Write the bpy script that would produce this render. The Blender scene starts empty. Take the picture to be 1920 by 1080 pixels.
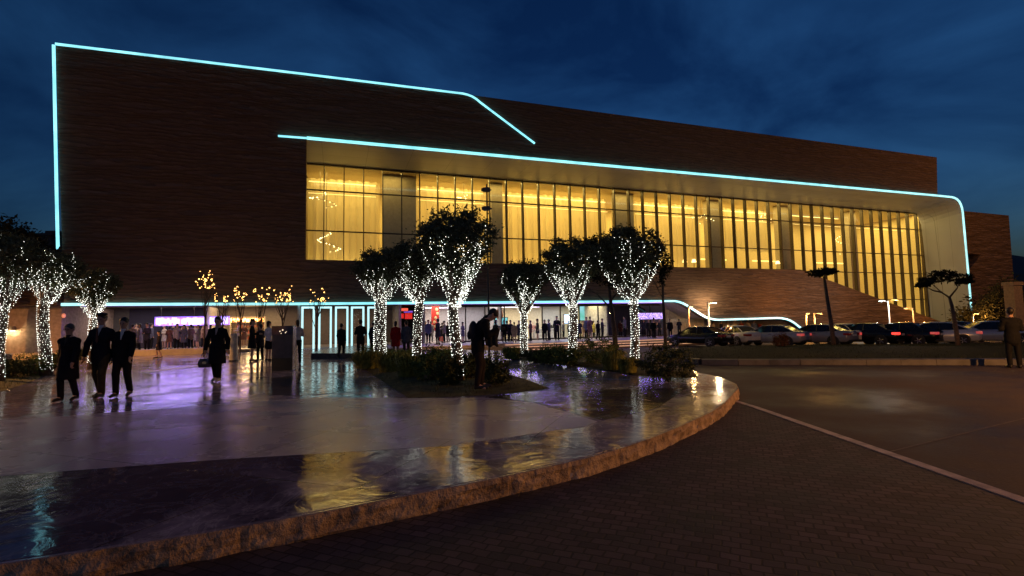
import bpy, bmesh, math, random
import numpy as np
from mathutils import Vector, Matrix, noise as mnoise
scene = bpy.context.scene
col = scene.collection
PI = math.pi
rnd = random.Random(7)

# ------------------------------------------------------------------ camera
F, CAMH, HORIZON, TILT = 930.0, 1.45, 605.0, 0.019     # focal length and horizon in 1920 px units
_p = math.atan((HORIZON - 540) / F); _r = math.atan(TILT)
_Fw = np.array([0, math.cos(_p), math.sin(_p)]); _V = np.array([0, -math.sin(_p), math.cos(_p)]); _H = np.array([1., 0, 0])
_R = math.cos(_r) * _H - math.sin(_r) * _V; _U = math.sin(_r) * _H + math.cos(_r) * _V
_C = np.array([0, 0, CAMH])
cd = bpy.data.cameras.new('camera'); cam = bpy.data.objects.new('camera', cd); col.objects.link(cam)
cd.sensor_width = 36; cd.lens = F / 1920 * 36; cd.clip_start = 0.05; cd.clip_end = 3000
m = Matrix.Identity(4)
for i in range(3):
    m[i][0] = _R[i]; m[i][1] = _U[i]; m[i][2] = -_Fw[i]; m[i][3] = _C[i]
cam.matrix_world = m
scene.camera = cam

# ------------------------------------------------------------------ world: dusk sky with thin cloud
SUN_EL, SUN_ROT = math.radians(0.6), math.radians(200)
w = bpy.data.worlds.new('World'); scene.world = w; w.use_nodes = True
nt = w.node_tree; nt.nodes.clear()
def wn(t, **k):
    n = nt.nodes.new(t)
    for a, b in k.items(): setattr(n, a, b)
    return n
sky = wn('ShaderNodeTexSky', sky_type='NISHITA', sun_disc=False)
sky.sun_elevation = SUN_EL; sky.sun_rotation = SUN_ROT; sky.ozone_density = 4.0
tc = wn('ShaderNodeTexCoord')
mp = wn('ShaderNodeMapping'); mp.inputs['Scale'].default_value = (1.4, 1.6, 2.9); mp.inputs['Rotation'].default_value = (0, 0.25, 0.3)
n1 = wn('ShaderNodeTexNoise'); n1.inputs['Scale'].default_value = 1.9; n1.inputs['Detail'].default_value = 8; n1.inputs['Roughness'].default_value = 0.55; n1.inputs['Distortion'].default_value = 0.35
ramp = wn('ShaderNodeValToRGB')
ramp.color_ramp.elements[0].position = 0.36; ramp.color_ramp.elements[0].color = (0.36, 0.44, 0.54, 1)
ramp.color_ramp.elements[1].position = 0.70; ramp.color_ramp.elements[1].color = (1.5, 1.42, 1.28, 1)
mul = wn('ShaderNodeMix', data_type='RGBA', blend_type='MULTIPLY'); mul.inputs[0].default_value = 1.0
tint = wn('ShaderNodeMix', data_type='RGBA', blend_type='MULTIPLY'); tint.inputs[0].default_value = 1.0
tint.inputs[7].default_value = (0.80, 1.10, 1.26, 1)
bg = wn('ShaderNodeBackground'); bg.inputs['Strength'].default_value = 0.15
out = wn('ShaderNodeOutputWorld')
L = nt.links.new
L(tc.outputs['Generated'], mp.inputs['Vector']); L(mp.outputs[0], n1.inputs['Vector']); L(n1.outputs['Fac'], ramp.inputs['Fac'])
L(sky.outputs[0], tint.inputs[6]); L(tint.outputs[2], mul.inputs[6]); L(ramp.outputs[0], mul.inputs[7])
L(mul.outputs[2], bg.inputs['Color']); L(bg.outputs[0], out.inputs['Surface'])

# the last trace of the sun, already below the horizon
sd = bpy.data.lights.new('sun', 'SUN'); sd.energy = 0.004; sd.angle = math.radians(10); sd.color = (1, 0.8, 0.6)
so = bpy.data.objects.new('sun', sd); so.rotation_euler = (math.radians(88), 0, math.radians(20)); col.objects.link(so)

vs = scene.view_settings
vs.view_transform = 'Standard'; vs.look = 'None'; vs.exposure = 0.0; vs.gamma = 1.0; vs.use_curve_mapping = False
cy = scene.cycles
cy.max_bounces = 6; cy.diffuse_bounces = 3; cy.glossy_bounces = 3; cy.transparent_max_bounces = 12; cy.transmission_bounces = 4
cy.caustics_reflective = False; cy.caustics_refractive = False; cy.sample_clamp_indirect = 3.0
cy.use_denoising = True

# ------------------------------------------------------------------ helpers
def ray(x, y): return _Fw + _R * (x - 960) / F + _U * (540 - y) / F
def gp(x, y, z=0.0):
    d = ray(x, y); t = (z - CAMH) / d[2]; return Vector(_C + t * d)
def zp(x, y, Z):
    d = ray(x, y); return Vector(_C + d * (Z / d[1]))
_a = math.radians(70.5)
_D = np.array([math.sin(_a), math.cos(_a), 0]); _N = np.array([-math.cos(_a), math.sin(_a), 0])
_d = ray(600, 612); _P0 = _C + _d * 32 / _d[1]; _P0[2] = 0
YAW = math.radians(19.5)
def fp(x, y, off=0.0):
    d = ray(x, y); t = ((_P0 - _C) @ _N + off) / (d @ _N); p = _C + t * d
    return (float((p - _P0) @ _D), float(off), float(p[2]))
def fw(s, off, z):                       # facade coordinates -> world
    p = _P0 + _D * s + _N * off; return Vector((p[0], p[1], z))
def ground_z(x, y): return -0.19 - 0.0115 * min(max(y - 9, 0), 27)

class MB:
    """collects shapes and links them as ONE mesh object"""
    def __init__(s): s.v = []; s.f = []; s.m = []; s.cur = 0; s.smooth = []; s.sm = False
    def add(s, verts, faces):
        b = len(s.v); s.v += [tuple(p) for p in verts]
        for f in faces: s.f.append(tuple(i + b for i in f)); s.m.append(s.cur); s.smooth.append(s.sm)
    def box(s, x0, x1, y0, y1, z0, z1):
        s.add([(x0,y0,z0),(x1,y0,z0),(x1,y1,z0),(x0,y1,z0),(x0,y0,z1),(x1,y0,z1),(x1,y1,z1),(x0,y1,z1)],
              [(0,3,2,1),(4,5,6,7),(0,1,5,4),(1,2,6,5),(2,3,7,6),(3,0,4,7)])
    def prism(s, poly, y0, y1, plane='xz'):
        """outline polygon (2-D, any shape) given thickness"""
        n = len(poly)
        from mathutils.geometry import tessellate_polygon
        def P(p, y): return (p[0], y, p[1]) if plane == 'xz' else (p[0], p[1], y)
        tri = [tuple(t) for t in tessellate_polygon([[Vector((p[0], p[1], 0)) for p in poly]])]
        V2 = [P(p, y0) for p in poly] + [P(p, y1) for p in poly]
        s.add(V2, tri + [tuple(i + n for i in reversed(t)) for t in tri] + [(i, (i+1) % n, (i+1) % n + n, i + n) for i in range(n)])
    def tube(s, pts, rad, seg=8, cap=True):
        pts = [Vector(p) for p in pts]; n = len(pts)
        rr = rad if isinstance(rad, (list, tuple)) else [rad] * n
        V_, F_ = [], []
        up = None
        for i, p in enumerate(pts):
            t = (pts[min(i+1, n-1)] - pts[max(i-1, 0)]).normalized()
            if up is None:
                up = t.orthogonal().normalized()
            up = (up - t * up.dot(t))
            up = up.normalized() if up.length > 1e-6 else t.orthogonal().normalized()
            b = t.cross(up)
            for k in range(seg):
                a = 2 * PI * k / seg; V_.append(p + (up * math.cos(a) + b * math.sin(a)) * rr[i])
        for i in range(n - 1):
            for k in range(seg):
                a, b2 = i * seg + k, i * seg + (k + 1) % seg
                F_.append((a, b2, b2 + seg, a + seg))
        if cap: F_.append(tuple(reversed(range(seg)))); F_.append(tuple(range((n-1)*seg, n*seg)))
        s.add(V_, F_)
    def band(s, pts, half, y0, y1):
        """a strip of rectangular section along an (x,z) path"""
        n = len(pts); V_ = []
        for i, (x, z) in enumerate(pts):
            a = pts[max(i-1, 0)]; b = pts[min(i+1, n-1)]
            dx, dz = b[0]-a[0], b[1]-a[1]; l = math.hypot(dx, dz) or 1
            nx, nz = -dz / l * half, dx / l * half
            V_ += [(x+nx, y0, z+nz), (x-nx, y0, z-nz), (x-nx, y1, z-nz), (x+nx, y1, z+nz)]
        F_ = []
        for i in range(n-1):
            for k in range(4):
                F_.append((i*4+k, i*4+(k+1) % 4, (i+1)*4+(k+1) % 4, (i+1)*4+k))
        F_ += [(3,2,1,0), tuple((n-1)*4+k for k in range(4))]
        s.add(V_, F_)
    def lathe(s, prof, c=(0,0,0), seg=16):
        V_ = []; F_ = []
        for r, z in prof:
            for k in range(seg):
                a = 2*PI*k/seg; V_.append((c[0]+r*math.cos(a), c[1]+r*math.sin(a), c[2]+z))
        for i in range(len(prof)-1):
            for k in range(seg):
                F_.append((i*seg+k, i*seg+(k+1) % seg, (i+1)*seg+(k+1) % seg, (i+1)*seg+k))
        F_ += [tuple(reversed(range(seg))), tuple(range((len(prof)-1)*seg, len(prof)*seg))]
        s.add(V_, F_)
    def octa(s, c, r):
        x, y, z = c
        s.add([(x+r,y,z),(x,y+r,z),(x-r,y,z),(x,y-r,z),(x,y,z+r),(x,y,z-r)],
              [(0,1,4),(1,2,4),(2,3,4),(3,0,4),(1,0,5),(2,1,5),(3,2,5),(0,3,5)])
    def blob(s, c, r, seg=8, rings=6):
        rx, ry, rz = r if isinstance(r, tuple) else (r, r, r)
        V_ = [(c[0], c[1], c[2]+rz)]; F_ = []
        for i in range(1, rings):
            t = PI*i/rings
            for k in range(seg):
                a = 2*PI*k/seg; V_.append((c[0]+rx*math.sin(t)*math.cos(a), c[1]+ry*math.sin(t)*math.sin(a), c[2]+rz*math.cos(t)))
        V_.append((c[0], c[1], c[2]-rz))
        for k in range(seg): F_.append((0, 1+k, 1+(k+1) % seg))
        for i in range(rings-2):
            for k in range(seg):
                a = 1+i*seg+k; b = 1+i*seg+(k+1) % seg; F_.append((a, a+seg, b+seg, b))
        e = len(V_)-1; o = 1+(rings-2)*seg
        for k in range(seg): F_.append((e, o+(k+1) % seg, o+k))
        s.add(V_, F_)
    def mesh(s, name, mats):
        me = bpy.data.meshes.new(name); me.from_pydata(s.v, [], s.f)
        for q in (mats if isinstance(mats, (list, tuple)) else [mats]): me.materials.append(q)
        me.polygons.foreach_set('material_index', s.m); me.polygons.foreach_set('use_smooth', s.smooth)
        me.update()
        return me
    def build(s, name, mats, parent=None, bevel=0.0, loc=None, fix=True):
        me = s.mesh(name, mats)
        if fix:
            bm = bmesh.new(); bm.from_mesh(me); bmesh.ops.recalc_face_normals(bm, faces=bm.faces); bm.to_mesh(me); bm.free()
        o = link(name, me, parent)
        if loc is not None: o.location = loc
        if bevel:
            b = o.modifiers.new('bevel', 'BEVEL'); b.width = bevel; b.segments = 2; b.limit_method = 'ANGLE'
        return o

def link(name, me, parent=None):
    o = bpy.data.objects.new(name, me); col.objects.link(o)
    if parent is not None: o.parent = parent
    return o
def tag(o, label=None, cat=None, group=None, kind=None):
    if label: o['label'] = label
    if cat: o['category'] = cat
    if group: o['group'] = group
    if kind: o['kind'] = kind
    return o
def empty(name, loc=(0,0,0), rz=0.0, label=None, cat=None, group=None):
    o = bpy.data.objects.new(name, None); col.objects.link(o); o.location = loc; o.rotation_euler = (0,0,rz)
    o.empty_display_size = 0.3
    return tag(o, label, cat, group)
def kids(o): return [c for c in bpy.data.objects if c.parent == o]
def copy_tree(o, tree, parent=None):
    """copy of a thing, its parts and their sub-parts; tree maps object -> children"""
    c = o.copy(); col.objects.link(c); c.parent = parent
    for ch in tree.get(o.name, []): copy_tree(ch, tree, c)
    return c
def make_tree(root):
    t = {}
    def walk(o):
        t[o.name] = [c for c in o.children]
        for c in o.children: walk(c)
    walk(root); return t

# ------------------------------------------------------------------ materials
def new_mat(name):
    q = bpy.data.materials.new(name); q.use_nodes = True
    n = q.node_tree; n.nodes.clear()
    return q, n
def N(n, t, **k):
    o = n.nodes.new(t)
    for a, b in k.items():
        if a in o.inputs.keys(): o.inputs[a].default_value = b
        else: setattr(o, a, b)
    return o
def principled(n, colr=(.5,.5,.5), rough=.6, metal=0.0, spec=.5):
    b = n.nodes.new('ShaderNodeBsdfPrincipled'); o = n.nodes.new('ShaderNodeOutputMaterial')
    b.inputs['Base Color'].default_value = (*colr, 1); b.inputs['Roughness'].default_value = rough; b.inputs['Metallic'].default_value = metal
    b.inputs['Specular IOR Level'].default_value = spec
    n.links.new(b.outputs[0], o.inputs[0]); return b
_mc = {}
def M(colr, rough=.6, metal=0.0, vary=0.25, scale=6.0, bump=0.0, spec=.5):
    """plain procedural material: base colour mottled by noise"""
    key = (tuple(colr), rough, metal, vary, scale, bump, spec)
    if key in _mc: return _mc[key]
    q, n = new_mat('surface'); b = principled(n, colr, rough, metal, spec)
    t = N(n, 'ShaderNodeTexCoord'); no = N(n, 'ShaderNodeTexNoise', Scale=scale, Detail=4.0)
    mr = N(n, 'ShaderNodeMapRange'); mr.inputs[1].default_value = .3; mr.inputs[2].default_value = .7
    mr.inputs[3].default_value = 1 - vary; mr.inputs[4].default_value = 1 + vary
    mx = N(n, 'ShaderNodeMix', data_type='RGBA', blend_type='MULTIPLY'); mx.inputs[0].default_value = 1; mx.inputs[6].default_value = (*colr, 1)
    n.links.new(t.outputs['Object'], no.inputs['Vector']); n.links.new(no.outputs['Fac'], mr.inputs[0])
    n.links.new(mr.outputs[0], mx.inputs[7]); n.links.new(mx.outputs[2], b.inputs['Base Color'])
    if bump:
        bu = N(n, 'ShaderNodeBump', Strength=bump, Distance=.02); n.links.new(no.outputs['Fac'], bu.inputs['Height']); n.links.new(bu.outputs[0], b.inputs['Normal'])
    _mc[key] = q; return q
_me = {}
def E(colr, strength, base=(.8,.8,.8)):
    key = (tuple(colr), strength)
    if key in _me: return _me[key]
    q, n = new_mat('lit'); b = principled(n, base, .4)
    b.inputs['Emission Color'].default_value = (*colr, 1); b.inputs['Emission Strength'].default_value = strength
    _me[key] = q; return q
def E_var(colr, strength, amount=.22, scale=1.1):
    """emission that wanders a little along a long tube, as real LED runs do"""
    q, n = new_mat('lit_tube'); b = principled(n, (.8,.8,.8), .4); b.inputs['Emission Color'].default_value = (*colr, 1)
    t = N(n, 'ShaderNodeTexCoord'); no = N(n, 'ShaderNodeTexNoise', Scale=scale, Detail=3.0)
    mr = N(n, 'ShaderNodeMapRange'); mr.inputs[1].default_value = .3; mr.inputs[2].default_value = .7; mr.inputs[3].default_value = strength*(1-amount); mr.inputs[4].default_value = strength*(1+amount)
    n.links.new(t.outputs['Object'], no.inputs['Vector']); n.links.new(no.outputs['Fac'], mr.inputs[0]); n.links.new(mr.outputs[0], b.inputs['Emission Strength'])
    return q
def point_light(name, loc, energy, colr, radius=.15, parent=None, spot=None, aim=None):
    d = bpy.data.lights.new(name, 'SPOT' if spot else 'POINT'); d.energy = energy; d.color = colr; d.shadow_soft_size = radius
    if spot: d.spot_size = spot; d.spot_blend = .6
    o = bpy.data.objects.new(name, d); col.objects.link(o); o.location = loc
    if aim is not None: o.rotation_euler = (Vector(aim) - Vector(loc)).to_track_quat('-Z', 'Y').to_euler()
    if parent is not None: o.parent = parent
    return o
def area_light(name, loc, size, energy, colr, parent=None, rot=(0,0,0), size_y=None):
    d = bpy.data.lights.new(name, 'AREA'); d.energy = energy; d.color = colr; d.size = size
    if size_y: d.shape = 'RECTANGLE'; d.size_y = size_y
    o = bpy.data.objects.new(name, d); col.objects.link(o); o.location = loc; o.rotation_euler = rot
    if parent is not None: o.parent = parent
    return o
SODIUM = (1.0, .42, .10)
# ------------------------------------------------------------------ surface materials of the setting
def mat_brick():
    q, n = new_mat('ribbed_stone'); b = principled(n, (.2,.12,.08), .8)
    t = N(n, 'ShaderNodeTexCoord'); lk = n.links.new
    mp = N(n, 'ShaderNodeMapping'); mp.inputs['Scale'].default_value = (.22, .22, 1.0)
    no = N(n, 'ShaderNodeTexNoise', Scale=1.6, Detail=3.0, Roughness=.55)
    # wavy courses: z + noise, wrapped
    sx = N(n, 'ShaderNodeSeparateXYZ'); lk(t.outputs['Object'], sx.inputs[0])
    lk(t.outputs['Object'], mp.inputs[0]); lk(mp.outputs[0], no.inputs['Vector'])
    ad = N(n, 'ShaderNodeMath', operation='MULTIPLY_ADD'); ad.inputs[1].default_value = .85
    lk(no.outputs['Fac'], ad.inputs[0]); lk(sx.outputs[2], ad.inputs[2])
    m2 = N(n, 'ShaderNodeMath', operation='MULTIPLY'); m2.inputs[1].default_value = 4.2; lk(ad.outputs[0], m2.inputs[0])
    fr = N(n, 'ShaderNodeMath', operation='FRACT'); lk(m2.outputs[0], fr.inputs[0])
    mpb = N(n, 'ShaderNodeMapping'); mpb.inputs['Scale'].default_value = (.9, .9, 7.0)
    nb = N(n, 'ShaderNodeTexNoise', Scale=1.0, Detail=4.0, Roughness=.6); lk(t.outputs['Object'], mpb.inputs[0]); lk(mpb.outputs[0], nb.inputs['Vector'])
    hs = N(n, 'ShaderNodeMath', operation='MULTIPLY_ADD'); hs.inputs[1].default_value = .9; lk(nb.outputs['Fac'], hs.inputs[0]); lk(fr.outputs[0], hs.inputs[2])
    bu = N(n, 'ShaderNodeBump', Strength=1.0, Distance=.24); lk(hs.outputs[0], bu.inputs['Height']); lk(bu.outputs[0], b.inputs['Normal'])
    cr = N(n, 'ShaderNodeValToRGB'); e = cr.color_ramp.elements
    e[0].position = .2; e[0].color = (.090,.054,.036,1); e[1].position = .85; e[1].color = (.235,.145,.092,1)
    n2 = N(n, 'ShaderNodeMath', operation='MULTIPLY_ADD'); n2.inputs[1].default_value = .45; lk(fr.outputs[0], n2.inputs[0])
    n3 = N(n, 'ShaderNodeMath', operation='MULTIPLY'); n3.inputs[1].default_value = .6; lk(nb.outputs['Fac'], n3.inputs[0]); lk(n3.outputs[0], n2.inputs[2])
    lk(n2.outputs[0], cr.inputs[0]); lk(cr.outputs[0], b.inputs['Base Color'])
    return q
def mat_marble(c0, c1, r0, r1, bump=.03, tile=1.2, vein=.5, rot=.34, puddles=(), spec=.5, grad=None):
    q, n = new_mat('wet_marble'); b = principled(n, c0, .1, 0.0, spec); lk = n.links.new
    t = N(n, 'ShaderNodeTexCoord')
    no = N(n, 'ShaderNodeTexNoise', Scale=.55, Detail=8.0, Roughness=.62, Distortion=1.6); lk(t.outputs['Object'], no.inputs['Vector'])
    cr = N(n, 'ShaderNodeValToRGB'); e = cr.color_ramp.elements
    e[0].position = .34; e[0].color = (*c0, 1); e[1].position = .68; e[1].color = (*c1, 1); lk(no.outputs['Fac'], cr.inputs[0])
    nv = N(n, 'ShaderNodeTexNoise', Scale=1.3, Detail=6.0, Roughness=.6, Distortion=2.8); lk(t.outputs['Object'], nv.inputs['Vector'])
    ab = N(n, 'ShaderNodeMath', operation='SUBTRACT'); ab.inputs[1].default_value = .5; lk(nv.outputs['Fac'], ab.inputs[0])
    a2 = N(n, 'ShaderNodeMath', operation='ABSOLUTE'); lk(ab.outputs[0], a2.inputs[0])
    vr = N(n, 'ShaderNodeMapRange'); vr.inputs[1].default_value = 0; vr.inputs[2].default_value = .035; vr.inputs[3].default_value = vein; vr.inputs[4].default_value = 0; lk(a2.outputs[0], vr.inputs[0])
    mv = N(n, 'ShaderNodeMix', data_type='RGBA'); mv.inputs[7].default_value = (*[min(1, x*2.2+.05) for x in c1], 1); lk(vr.outputs[0], mv.inputs[0]); lk(cr.outputs[0], mv.inputs[6])
    mp = N(n, 'ShaderNodeMapping'); mp.inputs['Rotation'].default_value = (0, 0, rot); lk(t.outputs['Object'], mp.inputs[0])
    br = N(n, 'ShaderNodeTexBrick', Scale=1.0); br.offset = .5; br.inputs['Brick Width'].default_value = tile; br.inputs['Row Height'].default_value = tile; br.inputs['Mortar Size'].default_value = .010
    br.inputs['Color1'].default_value = (1,1,1,1); br.inputs['Color2'].default_value = (.8,.8,.8,1); br.inputs['Mortar'].default_value = (.35,.35,.35,1); lk(mp.outputs[0], br.inputs['Vector'])
    mm = N(n, 'ShaderNodeMix', data_type='RGBA', blend_type='MULTIPLY'); mm.inputs[0].default_value = 1; lk(mv.outputs[2], mm.inputs[6]); lk(br.outputs['Color'], mm.inputs[7])
    lk(mm.outputs[2], b.inputs['Base Color'])
    nr = N(n, 'ShaderNodeTexNoise', Scale=.8, Detail=5.0, Roughness=.6); lk(t.outputs['Object'], nr.inputs['Vector'])
    rr = N(n, 'ShaderNodeMapRange'); rr.inputs[1].default_value = .38; rr.inputs[2].default_value = .62; rr.inputs[3].default_value = r0; rr.inputs[4].default_value = r1; lk(nr.outputs['Fac'], rr.inputs[0]); lk(rr.outputs[0], b.inputs['Roughness'])
    nb = N(n, 'ShaderNodeTexNoise', Scale=2.2, Detail=5.0, Distortion=1.5); lk(t.outputs['Object'], nb.inputs['Vector'])
    bu = N(n, 'ShaderNodeBump', Strength=bump, Distance=.25)
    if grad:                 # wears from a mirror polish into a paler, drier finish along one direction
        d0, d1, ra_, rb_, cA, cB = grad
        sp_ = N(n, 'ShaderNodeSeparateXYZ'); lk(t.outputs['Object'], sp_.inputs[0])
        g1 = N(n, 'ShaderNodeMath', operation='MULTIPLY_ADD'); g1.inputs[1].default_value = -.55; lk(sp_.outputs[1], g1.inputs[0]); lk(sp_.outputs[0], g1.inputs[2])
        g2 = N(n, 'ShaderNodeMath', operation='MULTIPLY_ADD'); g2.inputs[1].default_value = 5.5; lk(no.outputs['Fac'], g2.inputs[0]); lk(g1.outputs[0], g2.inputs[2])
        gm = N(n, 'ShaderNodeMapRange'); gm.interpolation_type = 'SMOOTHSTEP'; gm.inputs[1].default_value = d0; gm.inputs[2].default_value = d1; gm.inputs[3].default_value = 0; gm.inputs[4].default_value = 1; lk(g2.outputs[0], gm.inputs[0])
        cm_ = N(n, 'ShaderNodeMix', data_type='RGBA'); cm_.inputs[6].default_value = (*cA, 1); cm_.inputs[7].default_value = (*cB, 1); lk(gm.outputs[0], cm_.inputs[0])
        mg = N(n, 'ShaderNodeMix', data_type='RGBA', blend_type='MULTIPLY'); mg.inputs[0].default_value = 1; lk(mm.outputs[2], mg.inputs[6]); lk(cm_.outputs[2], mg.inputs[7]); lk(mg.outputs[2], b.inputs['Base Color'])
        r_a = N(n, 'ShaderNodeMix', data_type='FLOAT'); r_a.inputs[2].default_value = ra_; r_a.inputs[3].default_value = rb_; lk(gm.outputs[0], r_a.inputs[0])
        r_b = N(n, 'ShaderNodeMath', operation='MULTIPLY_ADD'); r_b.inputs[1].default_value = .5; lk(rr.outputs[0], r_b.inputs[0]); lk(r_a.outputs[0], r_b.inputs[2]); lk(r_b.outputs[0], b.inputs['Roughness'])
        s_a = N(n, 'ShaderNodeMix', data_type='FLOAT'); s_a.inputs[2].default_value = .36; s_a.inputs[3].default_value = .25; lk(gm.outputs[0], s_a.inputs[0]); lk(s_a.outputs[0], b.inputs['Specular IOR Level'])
    lk(nb.outputs['Fac'], bu.inputs['Height'])
    bj = N(n, 'ShaderNodeBump', Strength=.3, Distance=.01); lk(br.outputs['Fac'], bj.inputs['Height']); bj.invert = True; lk(bu.outputs[0], bj.inputs['Normal'])
    lk(bj.outputs[0], b.inputs['Normal'])
    return q
def mat_pavers():
    q, n = new_mat('block_paving'); b = principled(n, (.08,.06,.06), .6); lk = n.links.new
    t = N(n, 'ShaderNodeTexCoord'); mp = N(n, 'ShaderNodeMapping'); mp.inputs['Rotation'].default_value = (0, 0, .42); lk(t.outputs['Object'], mp.inputs[0])
    nd = N(n, 'ShaderNodeTexNoise', Scale=2.5, Detail=2.0); lk(mp.outputs[0], nd.inputs['Vector'])
    va = N(n, 'ShaderNodeVectorMath', operation='MULTIPLY_ADD'); va.inputs[1].default_value = (.075,.075,0); lk(nd.outputs['Color'], va.inputs[0]); lk(mp.outputs[0], va.inputs[2])
    br = N(n, 'ShaderNodeTexBrick', Scale=1.0); br.offset = .5
    br.inputs['Brick Width'].default_value = .135; br.inputs['Row Height'].default_value = .098; br.inputs['Mortar Size'].default_value = .008; br.inputs['Mortar Smooth'].default_value = .3; br.inputs['Bias'].default_value = -.1
    br.inputs['Color1'].default_value = (.085,.062,.062,1); br.inputs['Color2'].default_value = (.034,.026,.027,1); br.inputs['Mortar'].default_value = (.02,.015,.015,1)
    lk(va.outputs[0], br.inputs['Vector'])
    no = N(n, 'ShaderNodeTexNoise', Scale=1.2, Detail=6.0); lk(t.outputs['Object'], no.inputs['Vector'])
    mr = N(n, 'ShaderNodeMapRange'); mr.inputs[1].default_value=.3; mr.inputs[2].default_value=.7; mr.inputs[3].default_value=.5; mr.inputs[4].default_value=1.4; lk(no.outputs['Fac'], mr.inputs[0])
    mx = N(n, 'ShaderNodeMix', data_type='RGBA', blend_type='MULTIPLY'); mx.inputs[0].default_value = 1; lk(br.outputs['Color'], mx.inputs[6]); lk(mr.outputs[0], mx.inputs[7]); lk(mx.outputs[2], b.inputs['Base Color'])
    r2 = N(n, 'ShaderNodeMapRange'); r2.inputs[1].default_value=.35; r2.inputs[2].default_value=.65; r2.inputs[3].default_value=.72; r2.inputs[4].default_value=.95; lk(no.outputs['Fac'], r2.inputs[0]); lk(r2.outputs[0], b.inputs['Roughness'])
    ng = N(n, 'ShaderNodeTexNoise', Scale=40.0, Detail=3.0); lk(t.outputs['Object'], ng.inputs['Vector'])
    s1 = N(n, 'ShaderNodeBump', Strength=.25, Distance=.01); lk(ng.outputs['Fac'], s1.inputs['Height'])
    s2 = N(n, 'ShaderNodeBump', Strength=.9, Distance=.012); s2.invert = True; lk(br.outputs['Fac'], s2.inputs['Height']); lk(s1.outputs[0], s2.inputs['Normal']); lk(s2.outputs[0], b.inputs['Normal'])
    return q
def mat_asphalt():
    q, n = new_mat('wet_asphalt'); b = principled(n, (.05,.045,.045), .4, 0.0, .3); lk = n.links.new
    t = N(n, 'ShaderNodeTexCoord')
    no = N(n, 'ShaderNodeTexNoise', Scale=.35, Detail=7.0, Roughness=.6); lk(t.outputs['Object'], no.inputs['Vector'])
    cr = N(n, 'ShaderNodeValToRGB'); e = cr.color_ramp.elements; e[0].position=.35; e[0].color=(.030,.019,.018,1); e[1].position=.7; e[1].color=(.078,.050,.044,1); lk(no.outputs['Fac'], cr.inputs[0]); lk(cr.outputs[0], b.inputs['Base Color'])
    rr = N(n, 'ShaderNodeMapRange'); rr.inputs[1].default_value=.35; rr.inputs[2].default_value=.65; rr.inputs[3].default_value=.48; rr.inputs[4].default_value=.92; lk(no.outputs['Fac'], rr.inputs[0]); lk(rr.outputs[0], b.inputs['Roughness'])
    ng = N(n, 'ShaderNodeTexNoise', Scale=28.0, Detail=3.0); lk(t.outputs['Object'], ng.inputs['Vector'])
    bu = N(n, 'ShaderNodeBump', Strength=.35, Distance=.012); lk(ng.outputs['Fac'], bu.inputs['Height']); lk(bu.outputs[0], b.inputs['Normal'])
    return q
def mat_roughstone():
    q, n = new_mat('rough_kerb_stone'); b = principled(n, (.34,.24,.17), .75); lk = n.links.new
    t = N(n, 'ShaderNodeTexCoord'); no = N(n, 'ShaderNodeTexNoise', Scale=5.0, Detail=6.0, Roughness=.65); lk(t.outputs['Object'], no.inputs['Vector'])
    vo = N(n, 'ShaderNodeTexVoronoi', Scale=3.0); vo.feature = 'DISTANCE_TO_EDGE'; lk(t.outputs['Object'], vo.inputs['Vector'])
    cr = N(n, 'ShaderNodeValToRGB'); e = cr.color_ramp.elements; e[0].position=.3; e[0].color=(.16,.095,.06,1); e[1].position=.72; e[1].color=(.62,.44,.30,1); lk(no.outputs['Fac'], cr.inputs[0]); lk(cr.outputs[0], b.inputs['Base Color'])
    b1 = N(n, 'ShaderNodeBump', Strength=1.0, Distance=.10); lk(no.outputs['Fac'], b1.inputs['Height'])
    b2 = N(n, 'ShaderNodeBump', Strength=.5, Distance=.05); lk(vo.outputs['Distance'], b2.inputs['Height']); lk(b1.outputs[0], b2.inputs['Normal']); lk(b2.outputs[0], b.inputs['Normal'])
    return q
def mat_glass():
    q, n = new_mat('window_glass'); lk = n.links.new
    tr = N(n, 'ShaderNodeBsdfTransparent'); gl = N(n, 'ShaderNodeBsdfGlossy', Roughness=.02)
    ge = N(n, 'ShaderNodeNewGeometry'); dt = N(n, 'ShaderNodeVectorMath', operation='DOT_PRODUCT'); lk(ge.outputs['Normal'], dt.inputs[0]); lk(ge.outputs['Incoming'], dt.inputs[1])
    ab = N(n, 'ShaderNodeMath', operation='ABSOLUTE'); lk(dt.outputs['Value'], ab.inputs[0])
    om = N(n, 'ShaderNodeMath', operation='SUBTRACT'); om.inputs[0].default_value = 1; lk(ab.outputs[0], om.inputs[1])
    pw = N(n, 'ShaderNodeMath', operation='POWER'); pw.inputs[1].default_value = 5; lk(om.outputs[0], pw.inputs[0])
    fr = N(n, 'ShaderNodeMath', operation='MULTIPLY_ADD'); fr.inputs[1].default_value = .95; fr.inputs[2].default_value = .05; lk(pw.outputs[0], fr.inputs[0])
    tr.inputs[0].default_value = (.93,.94,.92,1)
    mx = N(n, 'ShaderNodeMixShader'); o = N(n, 'ShaderNodeOutputMaterial')
    lk(fr.outputs[0], mx.inputs[0]); lk(tr.outputs[0], mx.inputs[1]); lk(gl.outputs[0], mx.inputs[2]); lk(mx.outputs[0], o.inputs[0])
    return q
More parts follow.
